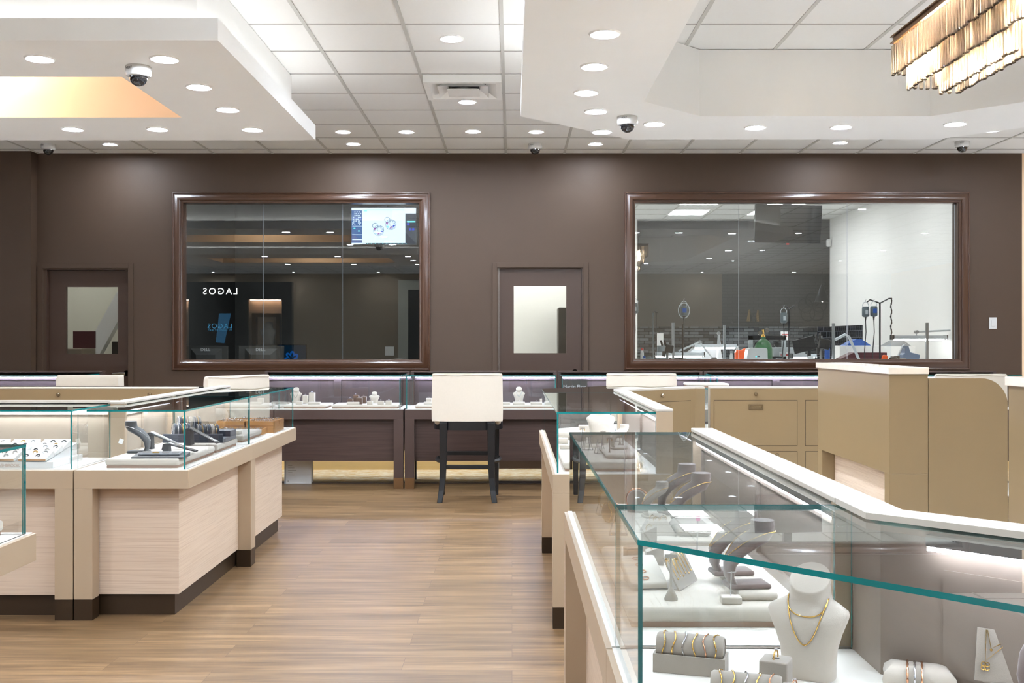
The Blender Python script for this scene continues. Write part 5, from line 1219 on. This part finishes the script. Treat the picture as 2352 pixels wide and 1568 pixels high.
scr('screen_blue', [(.89, .925, .56, .62), (.94, .975, .56, .62), (.86, .9, .42, .48)] + [(.02 + .04 * i, .035 + .04 * i, .28, .3) for i in range(4)], -.0014, 'blue_icons')
def cadring(cx, cy, k):
    b = MB()
    def c3(u, v): return (-w_ / 2 + u * w_, -.0012, h_ / 2 - v * h_)
    def circ(u, v, R, r, n=16, a0=0, a1=2 * PI):
        C = Vector(c3(u, v)); b.tube([C + Vector((R * math.cos(a0 + (a1 - a0) * q / n), 0, R * math.sin(a0 + (a1 - a0) * q / n))) for q in range(n + 1)], r, 4)
    for R in (.052, .04): circ(cx, cy, R * k, .0016)
    for q in range(9): a = 2 * PI * q / 9; circ(cx + .055 * k * math.cos(a) / w_ * .7, cy + .055 * k * math.sin(a) / h_ * .7, .013 * k, .0012, 8)
    circ(cx - .055, cy - .13, .026 * k, .003, 10); circ(cx + .03, cy - .03, .032 * k, .002, 12)
    b.build('ring_drawing', 'screen_line', t)
    for (m, u, v) in (('screen_violet', -.06, -.04), ('screen_blue', .045, .035), ('screen_cyan', -.05, .06), ('screen_violet', .0, .075)):
        MB().lathe([(.0003, -.006), (.011, -.001), (.011, .001), (.0003, .006)], 10, T=TR(*c3(cx + u, cy + v)) @ TR(rx=HP)).build('gem_dot', m, t)
cadring(.42, .62, 1.15); cadring(.61, .46, 1.15)
tag(MB().lathe([(.001, 0), (.03, 0), (.03, -.012), (.024, -.02), (.018, -.035), (.001, -.042)], 16).build('webcam', 'black_metal', loc=Pd(878, 564, ty)), 'small black dome sensor under the wide office screen', 'security camera')
# desk with monitors seen from behind
t = thing('office_desk', 'dark office desk behind the left window carrying the monitors', 'desk', (-2.35, 12.1, 0))
MB().box(-1.25, 1.4, -.35, .45, .96, .99).build('desktop', 'black_metal', t)
for x in (-1.2, 1.3): MB().box(x, x + .05, -.3, .4, 0, .96).build('side_panel', 'black_metal', t)
def monitor(label, px0, px1, pyt, d, front=None, mark=None):
    x0, x1 = (px0 - 1176) * d / F, (px1 - 1176) * d / F; zt_ = CZ - (pyt - 784) * d / F; cx = (x0 + x1) / 2; w = x1 - x0
    t = thing('monitor', label, 'monitor', (cx, d, .99)); H = zt_ - .99
    MB().box(-w / 2, w / 2, 0, .02, .05, H).build('screen_case', 'charcoal_wall' if not front else 'screen_black', t, bevel=.004)
    MB().loft([[Vector((sx * a, -.0 if z is None else yy, zz_)) for sx, zz_ in ((-1, z1_), (1, z1_), (1, z2_), (-1, z2_))] for (a, yy, z1_, z2_, z) in ((w * .36, .0, .06, H - .03, 0), (w * .22, -.035, .08, H - .1, 0))]).build('back_bulge', 'charcoal_wall', t) if not front else None
    b = MB(); b.box(-.03, .03, .005 if not front else .025, .04, 0, H * .6).box(-.11, .11, -.05, .12, 0, .012); b.build('stand', 'grey_metal', t)
    if mark: text('maker_mark', mark, .048, 'plastic_white', t, (0, -.034, H - .058), depth=.001, spacing=1.05)
    if front:
        MB().box(-w / 2 + .008, w / 2 - .008, -.001, 0, .058, H - .008).build('picture', 'screen_teal', t)
        b = MB(); rr = random.Random(4)
        for k in range(7):
            a = k * .9; pts = [Vector(((.02 + .055 * math.sin(PI * q / 10)) * math.cos(a + q * .11) - .0, -.0025 - .0002 * k, H * .48 + (.02 + .06 * math.sin(PI * q / 10)) * math.sin(a + q * .11))) for q in range(11)]
            b.tube(pts, [.003 + .009 * math.sin(PI * q / 10) for q in range(11)], 6)
        b.build('blue_swirl', 'bloom_blue', t)
    return t
monitor('left monitor seen from behind with grey lettering, behind the left window', 424, 524, 794, 11.9, mark='DELL')
monitor('middle monitor seen from behind with white lettering, behind the left window', 548, 652, 794, 11.9, mark='DELL')
monitor('monitor facing out with a blue swirl picture, behind the left window', 636, 704, 791, 12.2, front=True)
for i, (px, w) in enumerate(((472, .05), (603, .06))):
    p = Pd(px, 812, 11.6); t = thing('picture_frame', ('left', 'right')[i] + ' small white frame on the office desk under a monitor', 'picture frame', (p.x, 11.82, .99))
    MB().ring(rect(-.045, .045, 0, .15), rect(-.036, .036, .02, .135), 0, .008).build('frame', 'plastic_white', t).rotation_euler = (HP, 0, 0)
t = thing('outlet_plate', 'white switch plate on the dark office wall behind the left window', 'light switch', (WX(892) * 1.25, 13.99, CZ - (806 - 784) * 14 / F)); MB().box(-.06, .06, 0, .008, -.06, .06).build('plate', 'plastic_white', t, bevel=.003); [MB().box(x - .006, x + .006, -.006, 0, -.02, .02).build('toggle', 'plastic_white', t) for x in (-.025, .025)]

# ------------------------------------------------------------------ goldsmiths' workshop behind the right window
t = thing('workbench', 'long pale workbench along the workshop window', 'workbench', (3.0, 12.0, 0)); MB().box(-1.75, 2.0, -.35, 1.4, 1.05, 1.09).build('benchtop', 'white_wall', t, bevel=.003)
for x in (-1.7, 0, 1.9): MB().box(x, x + .06, -.3, 1.3, 0, 1.05).build('leg', 'grey_metal', t)
t = thing('workbench', 'pale rear workbench below the dark mosaic splashback', 'workbench', (3.6, 16.5, 0)); MB().box(-1.5, 1.45, -.4, .45, .93, .97).build('benchtop', 'white_wall', t, bevel=.003); MB().box(-1.45, 1.4, -.3, .4, 0, .93).build('cabinet_base', 'white_wall', t)
BZ = 1.09
def motor(label, px, py, d, m='motor_grey', yoke=False, blue=False, stand_px=None, hose=True):
    p = Pd(px, py, d); k = d / F
    t = thing('flex_motor', label, 'motor', p)
    MB().lathe([(.001, .10), (.03, .10), (.036, .092), (.04, .08), (.04, .0), (.036, -.012), (.02, -.02), (.001, -.02)], 16).build('motor_body', m, t, smooth=40)
    for q in range(8): a = 2 * PI * q / 8; 
    MB().tube([(-.032, 0, .085), (-.034, 0, .12), (-.02, 0, .145), (0, 0, .152), (.02, 0, .145), (.034, 0, .12), (.032, 0, .085)], .004, 6).build('bail', 'pale_metal', t)
    MB().tube([(0, 0, .15), (0, 0, .17), (.008, 0, .178)], .003, 6).build('hook', 'silver', t)
    if blue: MB().box(-.022, .022, -.042, -.038, .02, .07).build('blue_label', 'blue_plastic', t)
    else: MB().box(-.014, .014, -.042, -.038, .01, .06).build('white_label', 'pale_metal', t)
    if yoke: MB().tube([(.062 * math.cos(a), 0, .045 + .085 * math.sin(a)) for a in [2 * PI * q / 24 for q in range(24)]], .006, 6, 0, True).build('yoke_ring', 'pale_metal', t)
    h = p.z - BZ
    MB().tube([(0, 0, -.02), (0, 0, -.06)], [.012, .007], 8).build('strain_relief', 'black_metal', t)
    MB().tube([(0, 0, -.05), (.004, -.004, -h * .35), (-.012, -.006, -h * .7), (-.018, -.01, -h + .01)], .0055, 8).build('drive_cable', 'black_metal', t)
    return t
def post(label, px, pyt, d, m='pale_metal', r=.012, arms=None, name='hanger_post', sq=False):
    x = (px - 1176) * d / F; zt_ = CZ - (pyt - 784) * d / F
    t = thing(name, label, 'post', (x, d, BZ))
    (MB().box(-r, r, -r, r, 0, zt_ - BZ) if sq else MB().tube([(0, 0, 0), (0, 0, zt_ - BZ)], r, 8)).build('pole', m, t)
    MB().box(-.03, .03, -.03, .03, 0, .02).build('clamp', 'black_metal', t)
    if arms:
        for pts in arms: MB().tube([((a - px) * d / F, 0, CZ - (c - 784) * d / F - BZ) for a, c in pts], r * .8, 6).build('arm', m, t)
    return t
motor('grey flex shaft motor at the left edge of the workshop window', 1458, 716, 12.0)
motor('flex shaft motor inside a pale ring yoke with a blue label', 1571, 722, 12.0, yoke=True, blue=True)
motor('grey hanging flex shaft motor in the middle of the workshop window', 1800, 738, 12.0)
motor('dark grey flex shaft motor, left of the pair at the right', 1988, 724, 12.0)
motor('grey flex shaft motor with a blue side label, right of the pair', 2007, 723, 12.02, blue=True)
post('dark post carrying the ring yoked motor', 1568, 745, 12.1, 'black_metal', .01)
post('black hanger post with a bent pale hook beside the middle motor', 1812, 712, 12.1, 'black_metal', .008, arms=[[(1812, 711), (1822, 702), (1826, 704)], [(1812, 711), (1806, 703), (1798, 702)]])
post('black hanger post with two spread arms holding the motor pair', 2021, 696, 12.1, 'black_metal', .010, arms=[[(2021, 696), (1998, 688), (1991, 694)], [(2021, 696), (2042, 685), (2049, 685)]])
post('thin black post near the left edge of the workshop window', 1507, 716, 12.0, 'black_metal', .006, arms=[[(1507, 718), (1503, 714), (1512, 719)]])
post('thin dark rod beside the first square post', 1500, 718, 12.2, 'motor_grey', .006)
for px, pyt, lab in ((1546, 741, 'leftmost pale square post on the workshop bench'), (1664, 746, 'second pale square post on the workshop bench'), (1914, 742, 'third pale square post on the workshop bench'), (2129, 741, 'rightmost pale square post on the workshop bench')): post(lab, px, pyt, 12.15, 'grey_metal', .014, sq=True)
t = thing('chain_strap', 'dark beaded strap hanging from the spread arm at the right', 'strap', Pd(2047, 686, 12.1)); b = MB(); 
b.tube([(.0 + .006 * math.sin(q), 0, -.0185 * q) for q in range(24)], [.010 if q % 2 else .006 for q in range(24)], 6).build('strap', 'black_metal', t)
def tube_lamp(label, pxa, pxb, py, d, arm=None):
    xa, xb = (pxa - 1176) * d / F, (pxb - 1176) * d / F; z = CZ - (py - 784) * d / F
    t = thing('bench_lamp', label, 'bench lamp', ((xa + xb) / 2, d, z), group='tube lamps over the workshop benches'); w = (xb - xa) / 2
    MB().prism([(-.05, .03), (.05, .03), (.062, -.008), (-.062, -.008)], -w, w, 'x').build('lamp_shade', 'pale_metal', t)
    for s in (-1, 1): MB().box(s * w - .006, s * w + .006, -.06, .06, -.02, .034).build('end_cap', 'black_metal', t)
    MB().tube([(-w + .02, 0, -.016), (w - .02, 0, -.016)], .013, 8).build('tube_light', 'tube_light', t)
    if arm:
        MB().tube([((a - (pxa + pxb) / 2) * d / F, .03, CZ - (c - 784) * d / F - z) for a, c in arm], .012, 6).build('spring_arm', 'pale_metal', t)
        a, c = arm[1]; MB().tube([((a - (pxa + pxb) / 2) * d / F, .0, CZ - (c - 784) * d / F - z), ((a - (pxa + pxb) / 2) * d / F, .06, CZ - (c - 784) * d / F - z)], .02, 10).build('arm_joint', 'grey_metal', t)
tube_lamp('bright tube lamp low at the left of the workshop window', 1502, 1616, 815, 12.35, [(1560, 806), (1608, 785), (1642, 829)])
tube_lamp('tube lamp behind, left of the workshop centre seam', 1592, 1692, 796, 12.7, [(1655, 792), (1652, 765), (1648, 829)])
tube_lamp('tube lamp behind the green gas tank, right of centre', 1818, 1874, 818, 12.7)
tube_lamp('long lit tube lamp at the right end of the workshop', 2049, 2172, 776, 12.3, [(2107, 772), (2107, 762), (2190, 758), (2194, 800)])
t = thing('arm_bracket', 'folded pale spring arm in front of the square tiles', 'lamp arm', ((1974 - 1176) * 12 / F, 12, BZ)); MB().tube([((a - 1974) * 12 / F, 0, CZ - (c - 784) * 12 / F - BZ) for a, c in ((1918, 780), (1941, 768), (1950, 773), (1974, 828))], .016, 6).build('spring_arm', 'pale_metal', t); MB().box(-.04, .04, -.03, .03, 0, .02).build('clamp', 'grey_metal', t)
t = thing('gas_tank', 'green gas cylinder with brass regulator in the workshop', 'gas cylinder', ((1753 - 1176) * 13.65 / F, 13.65, .62))
MB().lathe([(.001, 0), (.11, 0), (.115, .02), (.115, .62), (.10, .68), (.06, .735), (.03, .75), (.03, .78), (.001, .78)], 28).build('cylinder', 'tank_green', t, smooth=50)
MB().lathe([(.001, .77), (.028, .775), (.028, .80), (.014, .81), (.014, .86), (.02, .87), (.001, .875)], 14).build('valve', 'gold', t, smooth=50)
for s, z in ((-1, .83), (1, .865)): MB().lathe([(.001, -.012), (.03, -.012), (.03, .012), (.001, .012)], 16, T=TR(s * .045, -.01, z) @ TR(rx=HP)).build('gauge', 'chrome', t)
MB().box(-.02, .25, -.1, .1, -.62, -.0).build('trolley', 'grey_metal', t)
b = MB().ring(rect(-.07, .07, -.05, .05), rect(-.03, .03, -.02, .02), 0, .09) if False else MB()
t = thing('fuel_bottle', 'bright orange fuel bottle on the bench at the centre seam', 'bottle', ((1700 - 1176) * 12.4 / F, 12.4, BZ)); MB().loft([[Vector((sx * w, sy * .04, z)) for sx, sy in ((-1, -1), (1, -1), (1, 1), (-1, 1))] for w, z in ((.055, 0), (.06, .02), (.06, .12), (.05, .15))]).build('body', 'orange_plastic', t, bevel=.01)
MB().tube([(.01, 0, .14), (.055, 0, .16), (.09, 0, .14), (.09, 0, .06), (.05, 0, .03)], .012, 8).build('handle', 'orange_plastic', t, smooth=60); MB().lathe([(.02, .15), (.02, .17), (.008, .18), (.008, .2), (.001, .2)], 12, c=(-.03, 0, 0)).build('cap', 'plastic_white', t)
t = thing('white_machine', 'white rounded machine with small teal mark at the bench, centre', 'machine', ((1738 - 1176) * 11.85 / F, 11.9, BZ)); MB().prism([(-.125, 0), (.12, 0), (.115, .16), (.10, .178), (-.08, .178), (-.10, .165)], -.08, .08, 'y').build('housing', 'plastic_white', t, bevel=.006); MB().soft(.0, .16, -.09, .05, 0, .05, .02).build('tray', 'plastic_white', t, smooth=50); MB().box(-.02, -.005, -.083, -.08, .075, .09).build('teal_mark', 'screen_cyan', t); MB().box(0.0, .03, -.083, -.08, .078, .088).build('grey_mark', 'ink', t)
t = thing('tool_cabinet', 'pale steel cabinet with two red lettered notices', 'cabinet', ((1812 - 1176) * 14.2 / F, 14.2, 0)); MB().box(-.2, .22, 0, .4, 0, 1.26).build('body', 'pale_metal', t, bevel=.004)
for (x, z) in ((-.07, 1.12),): MB().box(x - .06, x + .08, -.003, 0, z - .1, z + .08).build('notice', 'paper_white', t); MB().box(x - .04, x + .06, -.005, -.003, z + .03, z + .05).build('notice_print', 'red_plastic', t)
t = thing('wall_notice', 'white notice with red print on the mosaic splashback', 'notice', ((1804 - 1176) * 16.98 / F, 16.99, CZ - (771 - 784) * 17 / F)); MB().box(-.075, .075, -.004, 0, -.07, .07).build('sheet', 'paper_white', t); MB().box(-.05, .05, -.006, -.004, .02, .03).box(-.05, .03, -.006, -.004, -.01, 0).build('print', 'red_plastic', t)
# microscope-like stands and clutter
def scope(label, px, d, s=1.0, m='black_metal'):
    t = thing('bench_microscope', label, 'microscope', ((px - 1176) * d / F, d, BZ)); 
    MB().box(-.09 * s, .09 * s, -.07, .07, 0, .03).build('base', m, t, bevel=.004); MB().tube([(.02, .04, 0), (.02, .04, .3 * s)], .016, 8).build('column', 'grey_metal', t)
    MB().box(-.06 * s, .05 * s, -.05, .03, .16 * s, .27 * s, T=TR(ry=.2)).build('head', m, t, bevel=.008)
    for k in (-1, 1): MB().tube([(k * .018 - .03, -.03, .26 * s), (k * .02 - .05, -.08, .32 * s)], .013, 8).build('eyepiece', m, t)
    MB().tube([(-.02, 0, .17 * s), (-.03, -.01, .1 * s)], [.024, .016], 10).build('objective', m, t); return t
scope('black bench microscope beside the first square post', 1530, 11.9, .8); scope('large black bench microscope left of the square tiles', 1884, 12.0, 1.05)
t = thing('engraving_vise', 'blue steel engraving unit at the right end of the bench', 'machine', ((2080 - 1176) * 12 / F, 12, BZ))
MB().prism([(-.1, 0), (.12, 0), (.14, .1), (.03, .13), (.01, .2), (-.03, .2), (-.03, .12), (-.06, .1)], -.07, .07, 'y').build('body', 'steel_blue', t, bevel=.006); MB().tube([(-.12, -.02, .03), (-.04, -.02, .2), (.0, -.02, .22)], .010, 8).tube([(-.03, -.04, .18), (.02, -.04, .05)], .012, 8).build('lever', 'pale_metal', t)
t = thing('blue_box', 'white box with a pitched blue top behind the folded arm', 'box', ((1970 - 1176) * 13 / F, 13.0, BZ)); MB().box(-.25, .24, -.1, .2, 0, .20).build('carton', 'white_wall', t, bevel=.004); MB().prism([(-.17, .2), (.15, .2), (.03, .28), (-.03, .28)], -.05, .15, 'y').build('blue_lid', 'blue_plastic', t)
t = thing('grey_box', 'white box with a pitched grey top under the long lamp', 'box', ((2066 - 1176) * 13 / F, 13.1, BZ)); MB().box(-.19, .19, -.1, .2, 0, .19).build('carton', 'white_wall', t, bevel=.004); MB().prism([(-.16, .19), (.17, .19), (.06, .27), (-.02, .27)], -.05, .15, 'y').build('grey_lid', 'grey_metal', t)
t = thing('maroon_case', 'long dark red case lying at the right of the bench', 'case', ((1965 - 1176) * 12.6 / F, 12.6, BZ)); MB().prism([(-.22, 0), (.34, 0), (.34, .12), (-.05, .12), (-.2, .05)], -.1, .1, 'y').build('case', 'maroon', t, bevel=.004)
t = thing('tape_measure', 'orange hand tool on the bench under the motor pair', 'tool', ((2030 - 1176) * 11.8 / F, 11.8, BZ)); MB().soft(-.03, .03, -.03, .03, .0, .10, .02, T=TR(ry=.15)).build('body', 'orange_plastic', t, smooth=50); MB().box(-.01, .05, -.02, .02, 0, .05).build('foot', 'black_metal', t)
t = thing('vacuum_flask', 'grey ribbed bucket with white top near the left of the workshop', 'bucket', ((1520 - 1176) * 12.9 / F, 12.9, BZ)); MB().lathe([(.001, 0), (.06, 0), (.062, .1), (.055, .2), (.001, .205)], 20).build('body', 'motor_grey', t, smooth=50); MB().box(-.055, .015, -.03, .03, .2, .35).build('white_box', 'white_wall', t)
t = thing('storage_bin', 'pale storage bin behind the low lamp at the left', 'box', ((1606 - 1176) * 13.2 / F, 13.2, BZ)); MB().prism([(-.2, 0), (.28, 0), (.24, .19), (-.05, .19), (-.16, .1)], -.1, .1, 'y').build('bin', 'pale_metal', t, bevel=.004)
t = thing('pipe_rack', 'black rack with gauges behind the green cylinder', 'rack', ((1745 - 1176) * 14 / F, 14.0, 0))
for x in (-.14, .3): MB().box(x, x + .05, 0, .05, 0, 1.42).build('upright', 'pale_metal', t)
MB().box(-.14, .35, 0, .05, 1.36, 1.42).box(-.14, .35, 0, .05, 1.1, 1.14).build('crossbar', 'black_metal', t)
for k in range(3): MB().lathe([(.001, -.02), (.035, -.02), (.035, .02), (.001, .02)], 14, T=TR(-.04 + .13 * k, -.02, 1.3) @ TR(rx=HP)).build('gauge', 'black_metal', t)
def jar(label, px, d, r, h, m, cap=None, name='jar', cat='jar'):
    t = thing(name, label, cat, ((px - 1176) * d / F, d, BZ)); MB().lathe([(.001, 0), (r, 0), (r, h * .8), (r * .7, h * .92), (r * .7, h), (.001, h)], 14).build('body', m, t, smooth=50)
    if cap: MB().lathe([(.001, h), (r * .75, h), (r * .7, h + .025), (.001, h + .027)], 12).build('cap', cap, t)
jar('small dark jar in the left corner of the workshop window', 1461, 11.75, .03, .06, 'black_metal')
jar('white bottle with a red cap near the left corner', 1475, 11.8, .02, .15, 'plastic_white', 'red_plastic', 'bottle', 'bottle')
jar('short blue capped jar beside the red capped bottle', 1480, 11.7, .018, .065, 'pale_metal', 'blue_plastic')
jar('pale grey reel standing left of the low tube lamp', 1490, 11.72, .04, .085, 'motor_grey', None, 'reel', 'reel')
jar('dark pot between the low lamp and the second post', 1640, 11.75, .035, .075, 'black_metal', None, 'pot', 'pot')
jar('slim white dispenser left of the orange bottle', 1680, 11.78, .02, .12, 'plastic_white', 'grey_metal', 'dispenser', 'bottle')
jar('round black pot right of the white machine', 1790, 11.75, .045, .07, 'black_metal', None, 'pot', 'pot')
jar('white ball shaped lamp head low beside the large microscope', 1862, 11.75, .035, .09, 'plastic_white', None, 'lamp_globe', 'lamp')
jar('blue spray can behind the large microscope', 1900, 12.3, .03, .2, 'blue_plastic', 'black_metal', 'spray_can', 'can')
jar('dark brush pot right of the orange tool', 2052, 11.75, .045, .085, 'black_metal', None, 'pot', 'pot')
t = thing('bench_vise', 'dark bench vise with pale jaws left of the blue engraving unit', 'vise', ((2066 - 1176) * 11.8 / F, 11.8, BZ)); MB().box(-.06, .05, -.03, .03, 0, .05).box(-.05, -.01, -.035, .035, .05, .09).build('body', 'black_metal', t, bevel=.003); MB().tube([(-.09, 0, .06), (.07, 0, .06)], .008, 8).build('screw', 'grey_metal', t)
t = thing('screen_stand', 'black monitor arm and screen edge right of the middle motor', 'screen', ((1858 - 1176) * 12.5 / F, 12.5, BZ)); MB().box(-.02, .02, -.02, .02, 0, .2).box(-.14, .12, -.03, .0, .14, .3, T=TR(ry=-.25)).build('stand', 'black_metal', t, bevel=.004)
# hung workshop screen seen from the shop
td = 12.9
t = thing('wall_screen', 'large dark ceiling hung screen inside the workshop window', 'screen', Pd(1811, 514, td), .12); w_, h_ = 158 * td / F, 88 * td / F
MB().box(-w_ / 2, w_ / 2, 0, .05, -h_ / 2, h_ / 2, T=TR(rx=.12)).build('housing', 'screen_black', t, bevel=.004); MB().box(-.05, .05, .02, .07, h_ / 2 - .04, CEIL - t.location.z).build('hanger', 'black_metal', t); MB().box(-.015, .015, -.012, .0, -h_ / 2 - .02, -h_ / 2 - .001, T=TR(rx=.12)).build('receiver', 'red_plastic', t)
t = thing('motion_sensor', 'white motion sensor where the dark and white workshop walls meet', 'sensor', Pd(1903, 558, 16.9)); MB().soft(-.035, .035, -.04, .03, -.06, .06, .02).build('sensor', 'plastic_white', t, smooth=50)

# ------------------------------------------------------------------ front end of the shop, met only in reflections
RY = REAR
def rx(px): return (px - 1176) * (2 * WY - RY) / F
def rzz(py): return CZ - (py - 784) * (2 * WY - RY) / F
t = thing('feature_wall', 'tall black brand wall with glowing lettering, seen mirrored in the left window', 'display wall', (rx(510), RY + .25, 0))
nx0, nx1, nz1 = rx(572) - rx(510), rx(650) - rx(510), rzz(688)
mx0, mx1 = rx(390) - rx(510), rx(438) - rx(510)
A0, A1, AZ = rx(360) - rx(510), rx(673) - rx(510), rzz(648)
b = MB()
for (a, c, z0_, z1_) in ((A0, mx0, 0, AZ), (mx1, nx0, 0, AZ), (nx1, A1, 0, AZ), (mx0, mx1, nz1, AZ), (nx0, nx1, nz1, AZ), (mx0, mx1, 0, .8), (nx0, nx1, 0, .8)): b.box(a, c, -.25, 0, z0_, z1_)
b.build('panel', 'screen_black', t)
MB().box(mx0, mx1, -.22, -.2, .8, nz1).box(nx0, nx1, -.22, -.2, .8, nz1).build('niche_back', 'peach_wall', t)
MB().box(mx0 + .05, mx1 - .05, -.12, -.08, nz1 - .02, nz1 - .004).box(nx0 + .05, nx1 - .05, -.12, -.08, nz1 - .02, nz1 - .004).build('niche_lamp', 'niche_glow', t)
MB().ring([(a, c) for a, c in ((nx0 + .16, .8), (nx1 - .06, .8), (nx1 - .06, nz1 - .42), (nx0 + .16, nz1 - .42))], [(nx0 + .26, .9), (nx1 - .2, .9), (nx1 - .2, nz1 - .62), (nx0 + .26, nz1 - .62)], 0, .0)
fb = MB().box(nx0 + .12, nx0 + .24, -.199, .02, .8, nz1 - .4).box(nx1 - .16, nx1 - .06, -.199, .02, .8, nz1 - .4).box(nx0 + .24, nx1 - .16, -.199, .02, nz1 - .5, nz1 - .4); fb.build('niche_frame', 'bronze', t)
MB().box(nx0 + .24, nx1 - .16, -.199, 0, .8, 1.25).build('niche_plinth', 'inner_pale', t)
text('lettering', 'LAGOS', .26, 'sign_glow', t, (0, .012, rzz(676)), (HP, 0, PI), .004, spacing=1.35)
sw0, sw1 = rx(446) - rx(510), rx(566) - rx(510)
MB().box(sw0, sw1, .0, .05, rzz(790), rzz(712)).build('screen', 'screen_black', t)
MB().prism([(rx(500) - rx(510), rzz(786)), (rx(520) - rx(510), rzz(788)), (rx(535) - rx(510), rzz(720)), (rx(508) - rx(510), rzz(720))], .051, .055, 'y').build('screen_beam', 'tv_beam', t)
text('screen_lettering', 'LAGOS', .2, 'tv_blue', t, (0, .057, rzz(754)), (HP, 0, PI), .002, spacing=1.2)
text('screen_small_lettering', 'MY LAGOS MY WAY', .065, 'tv_blue', t, (0, .057, rzz(760)), (HP, 0, PI), .002, spacing=1.2)
bust('tall white bust in the lit niche of the black brand wall', (rx(618), RY + .16, 1.25), PI, .6, 'suede_white')
t = thing('doorway_surround', 'pale portal frame on the front wall, mirrored at the right of the left window', 'doorway', (rx(915), RY + .02, 0)); W_ = 3.2; H_ = rzz(643)
MB().box(0, .28, 0, .12, 0, H_).box(.28, W_ - .28, 0, .12, H_ - .28, H_).box(W_ - .28, W_, 0, .12, 0, H_).build('surround', 'cream_wall', t); MB().box(.28, W_ - .28, .0, .02, 0, H_ - .28).build('opening', 'screen_black', t)
t = thing('logo_sign', 'dark flower emblem with lettering on the brick wall, mirrored in the workshop window', 'sign', (rx(1868), RY + .02, rzz(706)))
b = MB()
for k in range(5): a = HP + 2 * PI * k / 5; b.tube([(.22 * math.cos(a) + .2 * math.cos(q), 0, .22 * math.sin(a) + .2 * math.sin(q)) for q in [2 * PI * j / 24 for j in range(24)]], .022, 6, 0, True)
b.build('emblem', 'black_metal', t); text('lettering', 'THE FIFTH C', .26, 'black_metal', t, (0, .01, -.85), (HP, 0, PI), .01, spacing=1.1)
t = thing('wall_shelf', 'dark shelf with small ornaments on the brick wall', 'shelf', (rx(1760), RY, rzz(738))); MB().box(-1.0, 1.0, 0, .3, -.05, 0).build('board', 'black_metal', t)
for i, x in enumerate((-.5, -.25)): tag(MB().lathe([(.001, 0), (.09, 0), (.05, .2), (.02, .34), (.001, .35)], 4).build('brass_pyramid', 'gold', loc=(rx(1760) + x, RY + .15, rzz(738) + .001)), ('left', 'right')[i] + ' small brass pyramid on the brick wall shelf', 'ornament')
t = thing('pendant_lamp', 'black cone pendant lamp before the brick wall', 'pendant lamp', (rx(1867), RY + 1.0, rzz(696))); MB().lathe([(.02, .5), (.06, .42), (.2, .03), (.22, 0), (.19, .02), (.05, .4)], 24).build('shade', 'black_metal', t, smooth=50); MB().tube([(0, 0, .5), (0, 0, CEIL - rzz(696))], .006, 6).build('cord', 'black_metal', t); MB().lathe([(.001, .0), (.07, .03), (.07, .06), (.001, .08)], 16).build('bulb', 'bulb', t)
# ------------------------------------------------------------------ camera, world, view
cd = bpy.data.cameras.new('camera'); cam = bpy.data.objects.new('camera', cd); col.objects.link(cam)
cam.location = (0, 0, CZ); cam.rotation_euler = (PI / 2, 0, 0)
cd.sensor_width = 36; cd.lens = F / 2352 * 36; cd.clip_start = 0.05; cd.clip_end = 100
sc.camera = cam
w = bpy.data.worlds.new('world'); sc.world = w; w.use_nodes = True
w.node_tree.nodes['Background'].inputs[0].default_value = (0.9, 0.95, 1, 1); w.node_tree.nodes['Background'].inputs[1].default_value = 0.5
sc.view_settings.view_transform = 'Standard'; sc.view_settings.look = 'None'; sc.view_settings.gamma = 1; sc.view_settings.use_curve_mapping = False
sc.view_settings.exposure = EXPO
cy = sc.cycles
cy.max_bounces = 6; cy.diffuse_bounces = 4; cy.glossy_bounces = 2; cy.transmission_bounces = 2; cy.transparent_max_bounces = 32
cy.caustics_reflective = False; cy.caustics_refractive = False; cy.sample_clamp_indirect = 6; cy.use_denoising = True
cy.use_adaptive_sampling = True; cy.adaptive_threshold = 0.12; cy.use_light_tree = True
